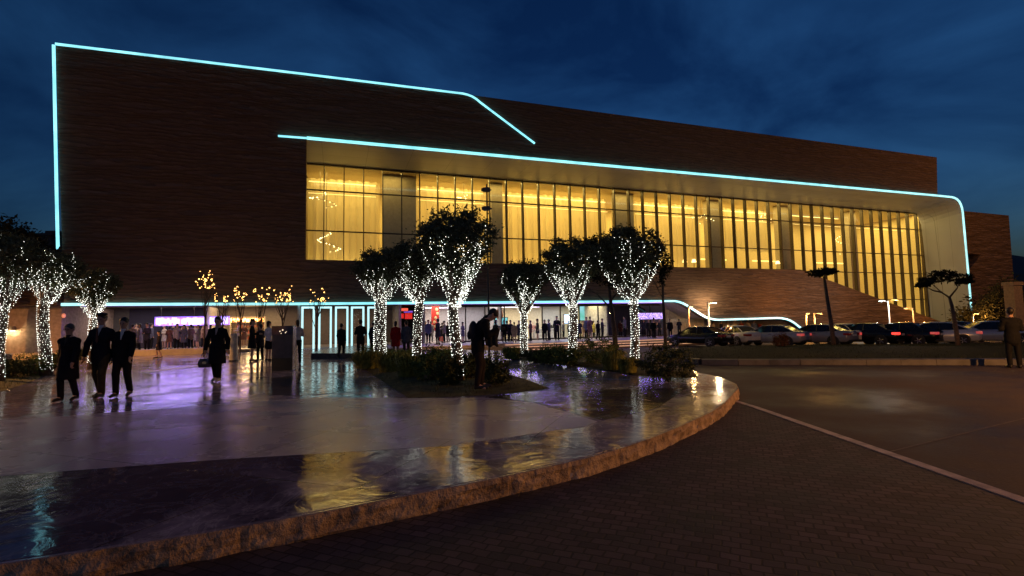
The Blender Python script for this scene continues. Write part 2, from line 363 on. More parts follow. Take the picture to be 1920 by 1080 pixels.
def mat_curtain():
    q, n = new_mat('sheer_curtain'); lk = n.links.new
    b = N(n, 'ShaderNodeBsdfDiffuse'); b.inputs[0].default_value = (.80,.69,.46,1)
    t2 = N(n, 'ShaderNodeBsdfTranslucent'); t2.inputs[0].default_value = (.8,.69,.46,1)
    tp = N(n, 'ShaderNodeBsdfTransparent')
    mx = N(n, 'ShaderNodeMixShader'); mx.inputs[0].default_value = .4; m2 = N(n, 'ShaderNodeMixShader'); m2.inputs[0].default_value = .12
    o = N(n, 'ShaderNodeOutputMaterial')
    lk(b.outputs[0], mx.inputs[1]); lk(t2.outputs[0], mx.inputs[2]); lk(mx.outputs[0], m2.inputs[1]); lk(tp.outputs[0], m2.inputs[2]); lk(m2.outputs[0], o.inputs[0])
    return q
def mat_panels(c, w=1.5, h=1.5):
    q, n = new_mat('metal_panels'); b = principled(n, c, .45); lk = n.links.new
    t = N(n, 'ShaderNodeTexCoord'); br = N(n, 'ShaderNodeTexBrick', Scale=1.0); br.offset = 0
    br.inputs['Brick Width'].default_value = w; br.inputs['Row Height'].default_value = h; br.inputs['Mortar Size'].default_value = .012
    br.inputs['Color1'].default_value = (*c,1); br.inputs['Color2'].default_value = (*[x*.93 for x in c],1); br.inputs['Mortar'].default_value = (*[x*.4 for x in c],1)
    lk(t.outputs['Object'], br.inputs['Vector']); lk(br.outputs['Color'], b.inputs['Base Color'])
    return q
def mat_leaf(c, c2=None):
    q, n = new_mat('leaves'); lk = n.links.new; b = principled(n, c, .7, 0.0, .15)
    t = N(n, 'ShaderNodeTexCoord'); no = N(n, 'ShaderNodeTexNoise', Scale=9.0, Detail=3.0); lk(t.outputs['Object'], no.inputs['Vector'])
    cr = N(n, 'ShaderNodeValToRGB'); e = cr.color_ramp.elements; e[0].position=.32; e[0].color=(*[x*.5 for x in c],1); e[1].position=.68; e[1].color=(*(c2 or [x*1.6 for x in c]),1)
    lk(no.outputs['Fac'], cr.inputs[0]); lk(cr.outputs[0], b.inputs['Base Color'])
    return q
BRICK = mat_brick(); GLASS = mat_glass(); CURTAIN = mat_curtain()
CYAN = E_var((.27,.86,1.0), 1.3, .3); TEAL = E_var((.27,.90,.96), 1.3, .3)
DARKM = M((.03,.028,.028), .5); BEIGE = M((.42,.36,.28), .7)
# ------------------------------------------------------------------ ground, plaza, road
ASPHALT = mat_asphalt()
b = MB()
ys = [-60, -5, 9, 14, 20, 28, 36, 50, 90, 300, 1600]; xs = [-1600, -200, -60, -20, 0, 10, 20, 40, 80, 200, 1600]
b.add([(x, y, ground_z(x, y)) for y in ys for x in xs],
      [(j*11+i, j*11+i+1, (j+1)*11+i+1, (j+1)*11+i) for j in range(10) for i in range(10)])
tag(b.build('road', ASPHALT), kind='structure')

edge_px = [(0,1057),(100,1042),(200,1027),(300,1011),(400,995),(500,977.5),(600,960),(750,931),(875,907),(957,890),(1030,874),(1100,858),(1160,841),(1220,821),(1280,796.5),(1335,771),(1357,756)]
edge = [gp(x, y) for x, y in edge_px]
edge = [Vector((-60, 1.2, 0)), Vector((-12, 2.3, 0))] + edge + [Vector(p) for p in ((4.28,9.8,0),(4.66,10.45,0),(4.95,11.2,0),(5.12,12.2,0),(5.1,13.2,0),(4.95,14.6,0))]
back = [(4.6,18.5,0),(3.6,21.5,0),(2.2,24,0),(-1,26.5,0)] + [tuple(fw(5,-3.4,0)), tuple(fw(3.0,-2.5,0)), tuple(fw(3.0,6,0)), tuple(fw(-80,6,0))]
plaza = [(p[0], p[1]) for p in edge] + [(p[0], p[1]) for p in back]
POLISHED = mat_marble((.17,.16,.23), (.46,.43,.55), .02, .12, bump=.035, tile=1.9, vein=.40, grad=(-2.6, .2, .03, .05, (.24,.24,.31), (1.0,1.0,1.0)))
HONED = mat_marble((.36,.335,.42), (.47,.44,.52), .22, .34, bump=.02, tile=1.9, vein=.08, spec=.30)
MIDTONE = mat_marble((.18,.165,.22), (.36,.33,.41), .06, .22, bump=.035, tile=1.9, vein=.2)
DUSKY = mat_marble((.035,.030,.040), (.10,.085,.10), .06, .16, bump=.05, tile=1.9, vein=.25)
b = MB(); b.prism(plaza, -.5, 0, 'xy'); tag(b.build('plaza_floor', MIDTONE), kind='structure')
# inlaid bands of differently finished marble, each a thin sheet bedded on the plaza
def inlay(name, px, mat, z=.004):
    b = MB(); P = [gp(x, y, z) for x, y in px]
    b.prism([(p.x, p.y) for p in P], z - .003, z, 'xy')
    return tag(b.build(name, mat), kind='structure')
inset = [(x*.985 + 0.0, y) for x, y in []]
fe = [(p[0]-.012, p[1]+.03) for p in edge[1:19]]          # just inside the front edge
pl = lambda x, y: (gp(x, y).x, gp(x, y).y)
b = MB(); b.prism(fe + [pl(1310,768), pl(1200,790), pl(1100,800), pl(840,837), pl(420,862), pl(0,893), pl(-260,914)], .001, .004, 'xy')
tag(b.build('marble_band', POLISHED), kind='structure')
inlay('marble_band', [(-160,800),(0,789),(240,771),(480,752),(640,744),(765,747),(905,745),(1000,755),(1120,790),(1098,799),(838,836),(418,861),(-2,892),(-230,909)], HONED)
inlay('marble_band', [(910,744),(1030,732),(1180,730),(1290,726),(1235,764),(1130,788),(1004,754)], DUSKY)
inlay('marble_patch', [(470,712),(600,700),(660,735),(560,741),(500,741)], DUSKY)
inlay('marble_strip', [(262,697),(378,684),(400,684),(275,699)], M((.62,.6,.6), .3), .008)

# rough stone kerb round the plaza, in blocks with uneven faces
KERB = mat_roughstone()
b = MB(); r2 = random.Random(3)
pts = []
ee = [Vector(p) for p in edge]
for a, c in zip(ee[:-1], ee[1:]):
    n_ = max(1, int((c-a).length/.055))
    for k in range(n_): pts.append(a.lerp(c, k/n_))
pts.append(ee[-1])
rows = 6; V_ = []; F_ = []
for i, p in enumerate(pts):
    t = (pts[min(i+1, len(pts)-1)] - pts[max(i-1, 0)]).normalized(); nx, ny = t.y, -t.x
    zb = ground_z(p.x, p.y) - .05
    j0 = (i % 13 == 0)
    for k in range(rows+1):
        o = .015 + (0 if k == rows else mnoise.noise(Vector((p.x*3.2, p.y*3.2, k*.5)))*.025 + mnoise.noise(Vector((p.x*9, p.y*9, k*1.3)))*.022 + .005) - (.010 if j0 else 0)
        z = -.006 + (zb + .006) * (1 - k/rows)
        V_.append((p.x + nx*o, p.y + ny*o, z))
    V_.append((p.x - nx*.02, p.y - ny*.02, -.006))
R1 = rows + 2
for i in range(len(pts)-1):
    for k in range(rows+1): F_.append((i*R1+k, (i+1)*R1+k, (i+1)*R1+k+1, i*R1+k+1))
b.add(V_, F_); tag(b.build('plaza_kerb', KERB), kind='structure')

# block paving in the foreground and its pale stone edging
b = MB(); zc = -.19 + .004
b.prism([(-60,-20),(4.36,-20),(4.36,9.2),(4.3,10.2),(3.2,9.8),(1.2,8),(-3,5),(-60,3)], zc-.003, zc, 'xy')
tag(b.build('block_paving', mat_pavers()), kind='structure')
b = MB(); b.prism([(4.36,-20),(4.49,-20),(4.50,4.5),(4.49,9.2),(4.44,10.0),(4.33,10.0),(4.36,9.2),(4.37,4.5)], -.22, -.178, 'xy')
tag(b.build('edging_strip', M((.42,.33,.29), .6, vary=.35)), kind='structure')

b = MB()
for P_ in ([(4.5,6.1),(9,8.4),(16,10.6),(26,12.3)], [(4.5,1.2),(10,2.2),(22,3.2)]):
    for a, c in zip(P_[:-1], P_[1:]):
        d = Vector((c[0]-a[0], c[1]-a[1])).normalized(); nx, ny = -d.y*.012, d.x*.012
        za, zc_ = ground_z(0, a[1])+.004, ground_z(0, c[1])+.004
        b.add([(a[0]-nx, a[1]-ny, za),(c[0]-nx, c[1]-ny, zc_),(c[0]+nx, c[1]+ny, zc_),(a[0]+nx, a[1]+ny, za)], [(0,1,2,3)])
tag(b.build('road_joint', M((.11,.08,.07), .7, vary=.5)), kind='structure')
# grass island between the road and the parked cars, with a painted kerb
isl = [(7.3,19.4),(8.5,18.95),(16.6,16.8),(28,13.8),(45,9.3),(60,14),(48,25),(30,28.2),(20,30),(13,31.2),(10,29.5),(7.6,26),(6.6,22)]
GRASSG = M((.008,.011,.003), .95, vary=.5, scale=2.0, spec=.05)
def iz(p): return ground_z(p[0], p[1])
b = MB()
c0 = (24, 21)
V_ = [(c0[0], c0[1], iz(c0)+.27)] + [(x, y, iz((x, y))+.20) for x, y in isl] + [(x, y, iz((x, y))-.1) for x, y in isl]
n_ = len(isl)
b.add(V_, [(0, 1+i, 1+(i+1) % n_) for i in range(n_)] + [(1+i, 1+n_+i, 1+n_+(i+1) % n_, 1+(i+1) % n_) for i in range(n_)])
tag(b.build('grass_island', GRASSG), kind='structure')
KW = M((.085,.078,.085), .55, vary=.35, scale=3); KD = M((.05,.05,.075), .55, vary=.4, scale=3)
b = MB(); V_ = []
fr_ = [Vector((x, y, 0)) for x, y in isl[12:] + isl[:5]]
step = 0; acc = []
for a, c in zip(fr_[:-1], fr_[1:]):
    L_ = (c-a).length; k = max(1, round(L_/1.0))
    for i in range(k): acc.append(a.lerp(c, i/k))
acc.append(fr_[-1])
for i in range(len(acc)-1):
    a, c = acc[i], acc[i+1]; t = (c-a).normalized(); nn = Vector((t.y, -t.x, 0))
    b.cur = 1 if (i in (0,1,2,3) or (i % 7) in (5,)) else 0
    c = c - t*.012
    za, zb = iz(a), iz(c)
    o1, o2 = nn*.16, -nn*.02
    b.add([(*(a+o1).xy, za-.05),(*(c+o1).xy, zb-.05),(*(c+o1).xy, zb+.20),(*(a+o1).xy, za+.20),
           (*(a+o2).xy, za-.05),(*(c+o2).xy, zb-.05),(*(c+o2).xy, zb+.225),(*(a+o2).xy, za+.225)],
          [(0,1,2,3),(3,2,6,7),(4,7,6,5),(0,3,7,4),(1,5,6,2)])
tag(b.build('painted_kerb', [KW, KD]), kind='structure')

# planting beds cut into the plaza
bed_l = [gp(-60,742), gp(0,735), gp(60,716), gp(112,688), gp(150,677), Vector((-26,24,0)), Vector((-40,20,0))]
bed_m = [gp(655,674), gp(700,704), gp(765,746), gp(840,744.5), gp(900,742), gp(970,736), gp(1032,728.5), gp(990,713), gp(950,700), gp(930,686), gp(916,672)]
bed_r = [gp(938,672), gp(1030,681), gp(1110,690.5), gp(1190,704), gp(1250,708), gp(1309,707), Vector((5.0,14.0,0)), Vector((4.5,18.4,0)), Vector((3.4,21.4,0)), Vector((1.5,23.2,0))]
SOIL = M((.07,.066,.02), .95, vary=.5, scale=4, bump=.6)
beds = [bed_l, bed_m, bed_r]
def bed_h(p, poly):
    d = 9
    for a, c in zip(poly, poly[1:] + poly[:1]):
        a2, c2, q = a.xy, c.xy, Vector(p[:2]); t = max(0, min(1, (q-a2).dot(c2-a2)/max(1e-6, (c2-a2).length_squared))); d = min(d, (q-a2.lerp(c2, t)).length)
    return min(.10, .012 + d*.10)
def inside(p, poly):
    x, y = p[0], p[1]; r = False
    for a, c in zip(poly, poly[1:] + poly[:1]):
        if (a.y > y) != (c.y > y) and x < (c.x-a.x)*(y-a.y)/(c.y-a.y)+a.x: r = not r
    return r
blade_c = mat_leaf((.05,.058,.014), (.10,.095,.025))
r3 = random.Random(11)
def blades(mb, p, h, wd, rg):
    a = rg.uniform(0, 2*PI); dx, dy = math.cos(a)*wd, math.sin(a)*wd; l = rg.uniform(-.5,.5)*h; l2 = rg.uniform(-.5,.5)*h
    mb.add([(p[0]-dx, p[1]-dy, p[2]-.01), (p[0]+dx, p[1]+dy, p[2]-.01), (p[0]+l, p[1]+l2, p[2]+h)], [(0,1,2)])
for poly in beds:
    b = MB()
    x0, x1 = min(p.x for p in poly), max(p.x for p in poly); y0, y1 = min(p.y for p in poly), max(p.y for p in poly)
    cx, cyy = sum(p.x for p in poly)/len(poly), sum(p.y for p in poly)/len(poly)
    n_ = len(poly)
    mid = [Vector((p.x*.55+cx*.45, p.y*.55+cyy*.45, 0)) for p in poly]; mid2 = [Vector((p.x*.86+cx*.14, p.y*.86+cyy*.14, 0)) for p in poly]
    V_ = [(p.x, p.y, .005) for p in poly] + [(p.x, p.y, .05) for p in mid2] + [(p.x, p.y, .09) for p in mid] + [(cx, cyy, .10)]
    F_ = []
    for i in range(n_):
        j = (i+1) % n_; F_ += [(i, j, n_+j, n_+i), (n_+i, n_+j, 2*n_+j, 2*n_+i), (2*n_+i, 2*n_+j, 3*n_)]
    b.add(V_, F_); tag(b.build('bed_soil', SOIL), kind='structure')
    g = MB()
    cnt = 0
    while cnt < 5200:
        p = (r3.uniform(x0, x1), r3.uniform(y0, y1))
        cnt += .25
        if p[0] < -19 or not inside(p, poly): continue
        cnt += .75
        blades(g, (p[0], p[1], bed_h(p, poly)*.8), r3.uniform(.03,.085), .006, r3)
    tag(g.build('bed_grass', blade_c, fix=False), 'short dark grass covering the planting bed', 'grass', kind='stuff')
g = MB()
for i in range(9000):
    p = (r3.uniform(7, 34), r3.uniform(14, 31))
    if inside(p, [Vector((x, y, 0)) for x, y in isl]): blades(g, (p[0], p[1], iz(p)+.19), r3.uniform(.05,.12), .012, r3)
tag(g.build('island_grass', mat_leaf((.008,.013,.003), (.020,.026,.006)), fix=False), 'dark grass on the traffic island', 'grass', kind='stuff')

# far hills beyond the road
b = MB(); V_ = []; nseg = 60
for i in range(nseg+1):
    x = -700 + 1900*i/nseg
    h = 12 + 26*max(0, mnoise.noise(Vector((x*.004, 3, 0)))+.4) + 46*math.exp(-((x-430)/120)**2)
    V_ += [(x, 420, -3), (x, 440, h*.6), (x+5, 480, h)]
b.add(V_, [(i*3+k, (i+1)*3+k, (i+1)*3+k+1, i*3+k+1) for i in range(nseg) for k in range(2)])
tag(b.build('hills', M((.05,.05,.05), .9)), kind='structure')
# ------------------------------------------------------------------ the exhibition hall
P0 = Vector(_P0)
hall = empty('exhibition_hall', P0, YAW, 'huge dark ribbed stone hall outlined with cyan neon and a glowing yellow glass front', 'building')
def arc(p, q, c, n=6):                    # quadratic curve p -> q with control c
    return [tuple((1-t)**2*p[k] + 2*t*(1-t)*c[k] + t*t*q[k] for k in range(2)) for t in [i/n for i in range(n+1)]]
px = lambda x, y, o=0: (fp(x, y, o)[0], fp(x, y, o)[2])
TL, TRK, TR = (-14.22, 17.75), (10.6, 18.22), (62.4, 18.5)
eave = [(-.92, 13.73), (24.6, 13.88), (62.0, 14.18)]
eave_c = arc((64.3, 14.2), (65.95, 12.6), (65.9, 14.2))
low_c = [(27.0, 3.0)] + arc((27.0, 3.0), (28.6, 2.62), (27.9, 3.0), 4)[1:] + [(30.2, 1.75)] + arc((30.2, 1.75), (31.9, 1.36), (30.9, 1.38), 4)[1:] + [(38.3, 1.42)] + arc((38.3, 1.42), (40.4, .95), (39.6, 1.42), 4)[1:] + [(41.9, .0), (42.5, -.6)]
# upper mass, left mass and the sill wall form one folded front; the wedge is its lower right tail
front = [(-13.3, 2.93), TL, TRK, TR, (62.0, 14.30)] + [(24.6, 14.0), (-.92, 13.85)] + [(-.92, 5.75), (41.6, 5.87), (63.1, .12), (65.3, -.6)] + list(reversed(low_c)) + [(10, 2.95)]
b = MB(); b.prism(front, 0.0, .7); b.build('stone_front', BRICK, hall)
# body behind the front
b = MB()
b.box(-13.2, 62.0, .72, 46, 14.35, 18.1); b.build('roof_block', BRICK, hall)
b = MB(); b.box(-13.1, -1.5, .72, 46, 5.5, 14.3); b.build('left_block', BRICK, hall)
b = MB(); b.box(-1.3, 67, 22, 46, -.6, 14.3); b.build('rear_block', BRICK, hall)
# white lined recess: sloping ceiling, right cheek with a rounded corner, left reveal
PANEL = mat_panels((.27,.28,.43), 3.06, 1.6)
b = MB()
prof = [(-1.4, 13.80), (24.6, 13.95), (62.0, 14.24)] + eave_c + [(66.02, 6), (66.05, -.6)]
inn = [(-1.4, 13.82), (26, 13.85), (65.6, 13.85)] + arc((66.6, 13.82), (68.1, 12.4), (68.05, 13.8)) + [(68.2, 6), (68.3, -.6)]
n_ = len(prof)
V_ = [(s, .03, z) for s, z in prof] + [(s, 5.5, z) for s, z in inn] + [(s + .35*(i > 2), .03, z + .12*(i < 6)) for i, (s, z) in enumerate(prof)] + [(s+.4*(i > 2), 5.5, z + .5*(i < 6)) for i, (s, z) in enumerate(inn)]
F_ = []
for i in range(n_-1):
    F_ += [(i, i+1, n_+i+1, n_+i), (2*n_+i, 3*n_+i, 3*n_+i+1, 2*n_+i+1), (i, 2*n_+i, 2*n_+i+1, i+1)]
b.sm = False; b.add(V_, F_); b.build('recess_lining', PANEL, hall)
b = MB(); b.box(-1.52, -1.36, .72, 6, 5.0, 13.8); b.build('recess_reveal', BEIGE, hall)
# neon outlines
def strip(pts, half, y0=-.10, y1=.0, mat=CYAN, name='neon_strip'):
    b = MB(); b.band(pts, half, y0, y1); return b.build(name, mat, hall)
strip([(-13.66, 6.0), (-13.80, 8.5), (-14.28, 17.72)], .06)
strip([(-14.2, 17.80), (-2, 18.03), (9.6, 18.22)] + arc((9.6, 18.22), (10.9, 17.75), (10.4, 18.2), 4)[1:] + [(15.2, 15.08)], .053)
strip([(-2.6, 13.70), (-.92, 13.74)], .05)
strip([(-.9, 13.75), (24.6, 13.92), (62.0, 14.22), (64.3, 14.22)] + eave_c[1:] + [(66.02, 6), (66.06, 1.2)] + arc((66.06, 1.2), (65.1, -.45), (66.1, .1), 5)[1:], .088, mat=TEAL)
strip([(-13.4, 2.93), (-2, 2.90), (10, 2.93), (27.0, 2.98)] + low_c[1:-1], .078, mat=E_var((.26,.88,.97), 1.2))
# ---- glazed front, 5.5 m back
MS = [-1.36, 0.05, 1.49, 2.95, 4.4, 5.87, 7.31, 8.77, 10.22, 11.69, 13.19, 14.70, 16.19, 17.7, 19.24, 20.74, 22.23, 23.75, 25.32, 26.88, 28.42] + [28.42 + 1.553*k for k in range(1, 26)] + [68.1]
FRAME = M((.06,.042,.03), .45, metal=.3)
TZ = [3.3, 6.4, 8.66, 11.78]
for s in MS:
    b = MB(); zb = 4.9 if s < 43 else -.5
    fin = .10 if s < 8 else .24
    b.box(s-.035 if s < 14 else s-.055, s+.035 if s < 14 else s+.055, 5.5-fin, 5.62, zb, 13.78); b.build('mullion', FRAME, hall)
for z in TZ:
    b = MB(); s0 = -1.33 if z > 5 else 43.5
    b.box(s0, 68.05, 5.46, 5.58, z-.045, z+.045); b.build('transom', FRAME, hall)
b = MB(); b.box(-1.36, 68.1, 5.44, 5.6, 13.70, 13.80); b.build('head_rail', FRAME, hall)
for a, c in zip(MS[:-1], MS[1:]):
    b = MB(); zb = 4.9 if a < 42 else -.5
    b.add([(a+.03, 5.53, zb), (c-.03, 5.53, zb), (c-.03, 5.53, 13.74), (a+.03, 5.53, 13.74)], [(0,1,2,3)]); b.build('window_pane', GLASS, hall)
# ---- lobby behind the glass
LOB = M((.62,.50,.30), .8, vary=.08); LOBF = M((.35,.26,.16), .4)
b = MB(); b.box(-1.35, 42.5, 5.7, 21.5, 5.0, 5.5); b.box(42.6, 68, 5.7, 21.5, -.7, -.45); b.build('lobby_floor', LOBF, hall)
b = MB(); b.box(-1.35, 68.3, 5.65, 21.5, 13.82, 14.2); b.build('lobby_ceiling', LOB, hall)
b = MB(); b.box(-1.35, 68.3, 14.0, 14.3, -.45, 13.8); b.build('lobby_wall', LOB, hall)
b = MB(); b.box(68.3, 68.6, 5.7, 14.0, -.45, 13.8); b.build('lobby_side_wall', LOB, hall)
bays = [(-1.3, 4.35), (7.3, 13.6), (14.9, 26.0), (28.6, 37.0), (39.3, 46.6), (48.9, 57.4), (59.0, 68.0)]
COLM = M((.40,.33,.24), .7, vary=.1)
for s0, s1 in [(4.5, 7.2), (13.75, 14.8), (26.2, 28.3), (37.2, 39.1), (46.8, 48.7), (57.6, 58.8)]:
    b = MB(); b.box(s0, s1, 6.75, 7.4, 5.5 if s1 < 43 else -.45, 13.8); b.build('lobby_column', COLM, hall)
COVE = E((1.0,.70,.18), 1.5)
WARM = (1.0, .715, .185)
for i, (s0, s1) in enumerate(bays):
    b = MB(); zb = 5.55 if i < 5 else -.4
    if i < 4 or i == 4:
        nn = int((s1-s0)/.09); V_ = []
        for k in range(nn+1):
            s = s0 + (s1-s0)*k/nn; o = 7.9 + .15*math.sin(s*9) + .08*math.sin(s*21+1.3) + .05*math.sin(s*5.1)
            V_ += [(s, o, zb if i < 4 else 8.75), (s, o*1.0 + .03*math.sin(s*17), 13.35)]
        b.sm = True; b.add(V_, [(2*k, 2*k+2, 2*k+3, 2*k+1) for k in range(nn)]); b.build('curtain', CURTAIN, hall, fix=False)
    dim = 1.0 if i < 5 else (1.05 if i == 5 else 1.0)
    for z, o, h in [(12.98, 7.55, .035), (11.95, 7.2, .022)]:
        if i == 6 and z > 12: continue
        b = MB(); b.box(s0+.15, s1-.35, o-.02, o+.02, z-h, z+h); b.build('cove_light', COVE, hall)
    if i >= 3:
        b = MB(); b.box(s0+.2, s1-1.5, 12.9, 12.94, 8.4, 8.55); b.build('cove_light', COVE, hall)
    L_ = s1 - s0
    area_light('ceiling_light', ((s0+s1)/2, 7.2, 13.7), L_*.9, 120*L_/6*dim, WARM, hall, size_y=.4)
    area_light('ceiling_light', ((s0+s1)/2+1.5, 5.95, 13.7), L_*1.1, 150*L_/6*dim, WARM, hall, size_y=.3)  # extra front row, added to brighten the lobby columns
    area_light('ceiling_light', ((s0+s1)/2, 10.8, 13.7), L_*.9, 440*L_/6*dim, WARM, hall, size_y=4)
    area_light('floor_light', ((s0+s1)/2, 8.6, zb+.15), L_*.9, 185*L_/6*dim, WARM, hall, rot=(PI, 0, 0), size_y=.3)

# what hangs and stands in the lobby
SPARK = E((1.0,.80,.36), 5.0)
def chandelier(x, y, off, w_, h_, n_, label, seed, curve=.5):
    rg = random.Random(seed); s, _, z = fp(x, y, off)
    t = empty('chandelier', fw(s, off, z), YAW, label, 'chandelier')
    b = MB(); b.sm = True; b.tube([(0,0,h_*.6),(0,0,13.75-z)], .02, 6); b.build('stem', FRAME, t)
    b = MB(); b.sm = True
    pts = []
    for k in range(n_):
        u = k/(n_-1); a = u*7.5; pts.append(Vector((math.cos(a)*w_*(.25+.75*u)*.5, math.sin(a)*w_*.3, h_*.6-u*h_+curve*math.sin(a)*.15)))
    b.tube(pts, .012, 5); b.build('frame', FRAME, t)
    for p in pts:
        b = MB(); b.octa(tuple(p + Vector((rg.gauss(0,.05), 0, -.06))), rg.uniform(.035,.07)); b.build('crystal', SPARK, t)
chandelier(600, 375, 7.2, 2.6, 1.1, 16, 'wide sparkling chandelier high in the left end bay of the golden windows', 1)
chandelier(612, 455, 7.2, 2.2, 1.6, 22, 'spiral chandelier low in the left end bay of the golden windows', 2)
chandelier(1315, 410, 7.0, 3.2, .8, 14, 'shallow chandelier in the bay above the pale lamp post', 3)
chandelier(1580, 460, 8.2, 2.4, 2.4, 18, 'curved string chandelier in the tall bay near the slim tree crown', 4)
chandelier(1432, 408, 7.4, 2.0, .6, 10, 'small chandelier in the bay left of the flat crowned tree', 5)
chandelier(870, 372, 7.3, 2.0, .6, 12, 'small chandelier above the tallest lit tree', 6)
def table_lamp(x, y, off, label):
    s, _, z = fp(x, y, off); zb = 5.52
    t = empty('floor_lamp', fw(s, off, zb), YAW, label, 'floor lamp'); h = z - zb
    b = MB(); b.lathe([(.16,0),(.16,.03),(.02,.05),(.02,max(.2,h-.1))], (0,0,0), 10); b.build('stand', FRAME, t)
    b = MB(); b.lathe([(.24,0),(.14,.3)], (0,0,max(.2,h-.15)), 14); b.build('lamp_shade', E((1.0,.72,.30), 3.2), t)
for x, lab in [(1284, 'glowing lamp at the window sill above the right lit trees'), (1301, 'second glowing lamp at the window sill next to two low chairs'), (1458, 'glowing lamp at the sill left of the flat crowned tree')]:
    table_lamp(x, 489 if x < 1400 else 492, 6.2, lab)
CH = M((.10,.06,.035), .7)
for x, lab in [(592,'armchair silhouette at the left end of the golden windows'),(655,'second armchair silhouette in the left end bay'),(1296,'armchair silhouette between the two sill lamps'),(1324,'armchair silhouette right of the two sill lamps'),(1340,'armchair silhouette before the fourth pier'),(1412,'armchair silhouette in the fifth bay'),(1425,'tall backed chair silhouette in the fifth bay'),(1470,'armchair silhouette right of the fifth bay lamp')]:
    s = fp(x, 492, 6.1)[0]; t = empty('armchair', fw(s, 6.15, 5.5), YAW+.3, lab, 'armchair')
    hb = 1.0 if 'tall' in lab else .8
    b = MB(); b.box(-.32,.32,-.3,.3,.14,.44); b.build('seat', CH, t, bevel=.04)
    b = MB(); b.box(-.34,.34,.22,.36,.4,hb); b.build('backrest', CH, t, bevel=.05)
    for q in (-1, 1): b = MB(); b.box(*sorted((q*.30,q*.40)),-.3,.25,.3,.62); b.build('armrest', CH, t, bevel=.03)
    for qx in (-.28,.28):
        for qy in (-.25,.28): b = MB(); b.box(qx-.025,qx+.025,qy-.025,qy+.025,0,.14); b.build('leg', CH, t)
# ------------------------------------------------------------------ ground floor of the hall
def fthing(name, s, off, z, label, cat, group=None):
    return empty(name, fw(s, off, z), YAW, label, cat, group)
DGREY = M((.05,.045,.045), .6)
b = MB(); b.box(-13.2, 24.6, .72, 12.5, 2.96, 3.2); b.build('shop_ceiling', M((.10,.09,.10), .5), hall)
cp = [(24.6, 3.1)] + [(s, z+.1) for s, z in low_c]
b = MB(); n_ = len(cp); b.add([(s, .1, z) for s, z in cp] + [(s, 6.5, z) for s, z in cp] + [(s, .1, z+.1) for s, z in cp] + [(s, 6.5, z+.1) for s, z in cp],
      [(i, i+1, n_+i+1, n_+i) for i in range(n_-1)] + [(2*n_+i, 3*n_+i, 3*n_+i+1, 2*n_+i+1) for i in range(n_-1)]); b.build('passage_lining', M((.45,.42,.40), .5), hall)
MARBLE_L = M((.44,.38,.28), .35, vary=.2, scale=2)
# raised floors
b = MB(); b.box(-40, -5.6, -.82, 12.5, -.02, .12); b.build('raised_floor', MARBLE_L, hall)
b = MB(); b.box(-40, -5.6, -1.25, -.85, -.02, .33); b.build('border_kerb', M((.66,.54,.34), .5, vary=.2, scale=2), hall, bevel=.02)
STEPD = M((.05,.045,.045), .35)
b = MB(); b.box(-5.58, -3.9, -1.0, 12.5, -.02, .08); b.box(-5.58, -3.9, -.6, 12.5, .08, .16); b.build('dark_steps', STEPD, hall)
b = MB(); b.box(3.02, 31, -2.5, 12.5, -.6, .02); b.build('terrace_floor', M((.45,.40,.38), .35, vary=.15), hall)
b = MB()
for i, (o, z) in enumerate([(-2.95, -.14), (-3.4, -.30)]): b.box(5, 29, o, -2.45, -.62, z)
b.build('terrace_steps', M((.30,.20,.16), .5), hall)
for o, z in [(-2.53, -.02), (-2.98, -.175), (-3.43, -.335)]:
    b = MB(); b.box(6, 28.5, o, o+.03, z-.035, z); b.build('step_light', E((1.0,.50,.26), .9), hall)
for s0, s1 in [(-3.85, 2.95)]:
    b = MB(); b.box(s0, s1, 1.5, 12.5, -.02, .02); b.build('lobby_mat', M((.3,.28,.28), .3), hall)
# back wall in its painted sections
secs = [(190,242,(.10,.09,.09)),(242,392,(.025,.022,.05)),(392,532,(.42,.34,.26)),(532,700,(.16,.12,.10)),(700,748,(.12,.09,.08)),(748,790,(.03,.02,.02)),(790,846,(.48,.45,.43)),(846,928,(.42,.39,.40)),(928,1016,(.56,.49,.36)),(1016,1052,(.44,.42,.39)),(1052,1084,(.42,.42,.36)),(1084,1122,(.55,.48,.30)),(1122,1152,(.03,.03,.08)),(1152,1246,(.035,.025,.03))]
for x0, x1, c in secs:
    s0, s1 = fp(x0, 600, 8)[0], fp(x1, 600, 8)[0]
    b = MB(); b.box(s0+.003, s1-.003, 8, 8.2, -.02, 2.95); b.build('shop_wall', M(c, .7, vary=.12), hall)
for x in (395, 745, 790, 930, 1124, 1246):
    s0 = fp(x, 600, 5)[0]; b = MB(); b.box(s0-.06, s0+.06, 3.6, 7.98, .02, 2.95); b.build('partition', M((.4,.36,.33), .7), hall)
# right corner of the passage: pale wall with a slanting panel, then grey wall behind the cars
s0, s1, s2 = fp(1246, 600, 3.6)[0], fp(1300, 600, 3.6)[0], 43
b = MB(); b.box(s0, s1+1.2, 3.6, 3.8, -.5, 3.05); b.build('passage_wall', M((.60,.52,.40), .7), hall)
b = MB(); b.prism([(s0+.2, -.4), (s0+.2, 2.4), (s0+1.3, 2.75), (s0+3.0, 1.75), (s0+3.2, -.4)], 3.35, 3.58); b.build('passage_panel', M((.58,.52,.42), .6), hall)
b = MB(); b.box(s0+1.2, s0+2.1, 3.28, 3.34, -.35, 1.75); b.build('passage_door', M((.65,.55,.38), .6), hall)
b = MB(); b.box(s1+1.25, s2, 5.8, 6.0, -.6, 3.0); b.build('passage_rear_wall', M((.30,.27,.28), .7), hall)
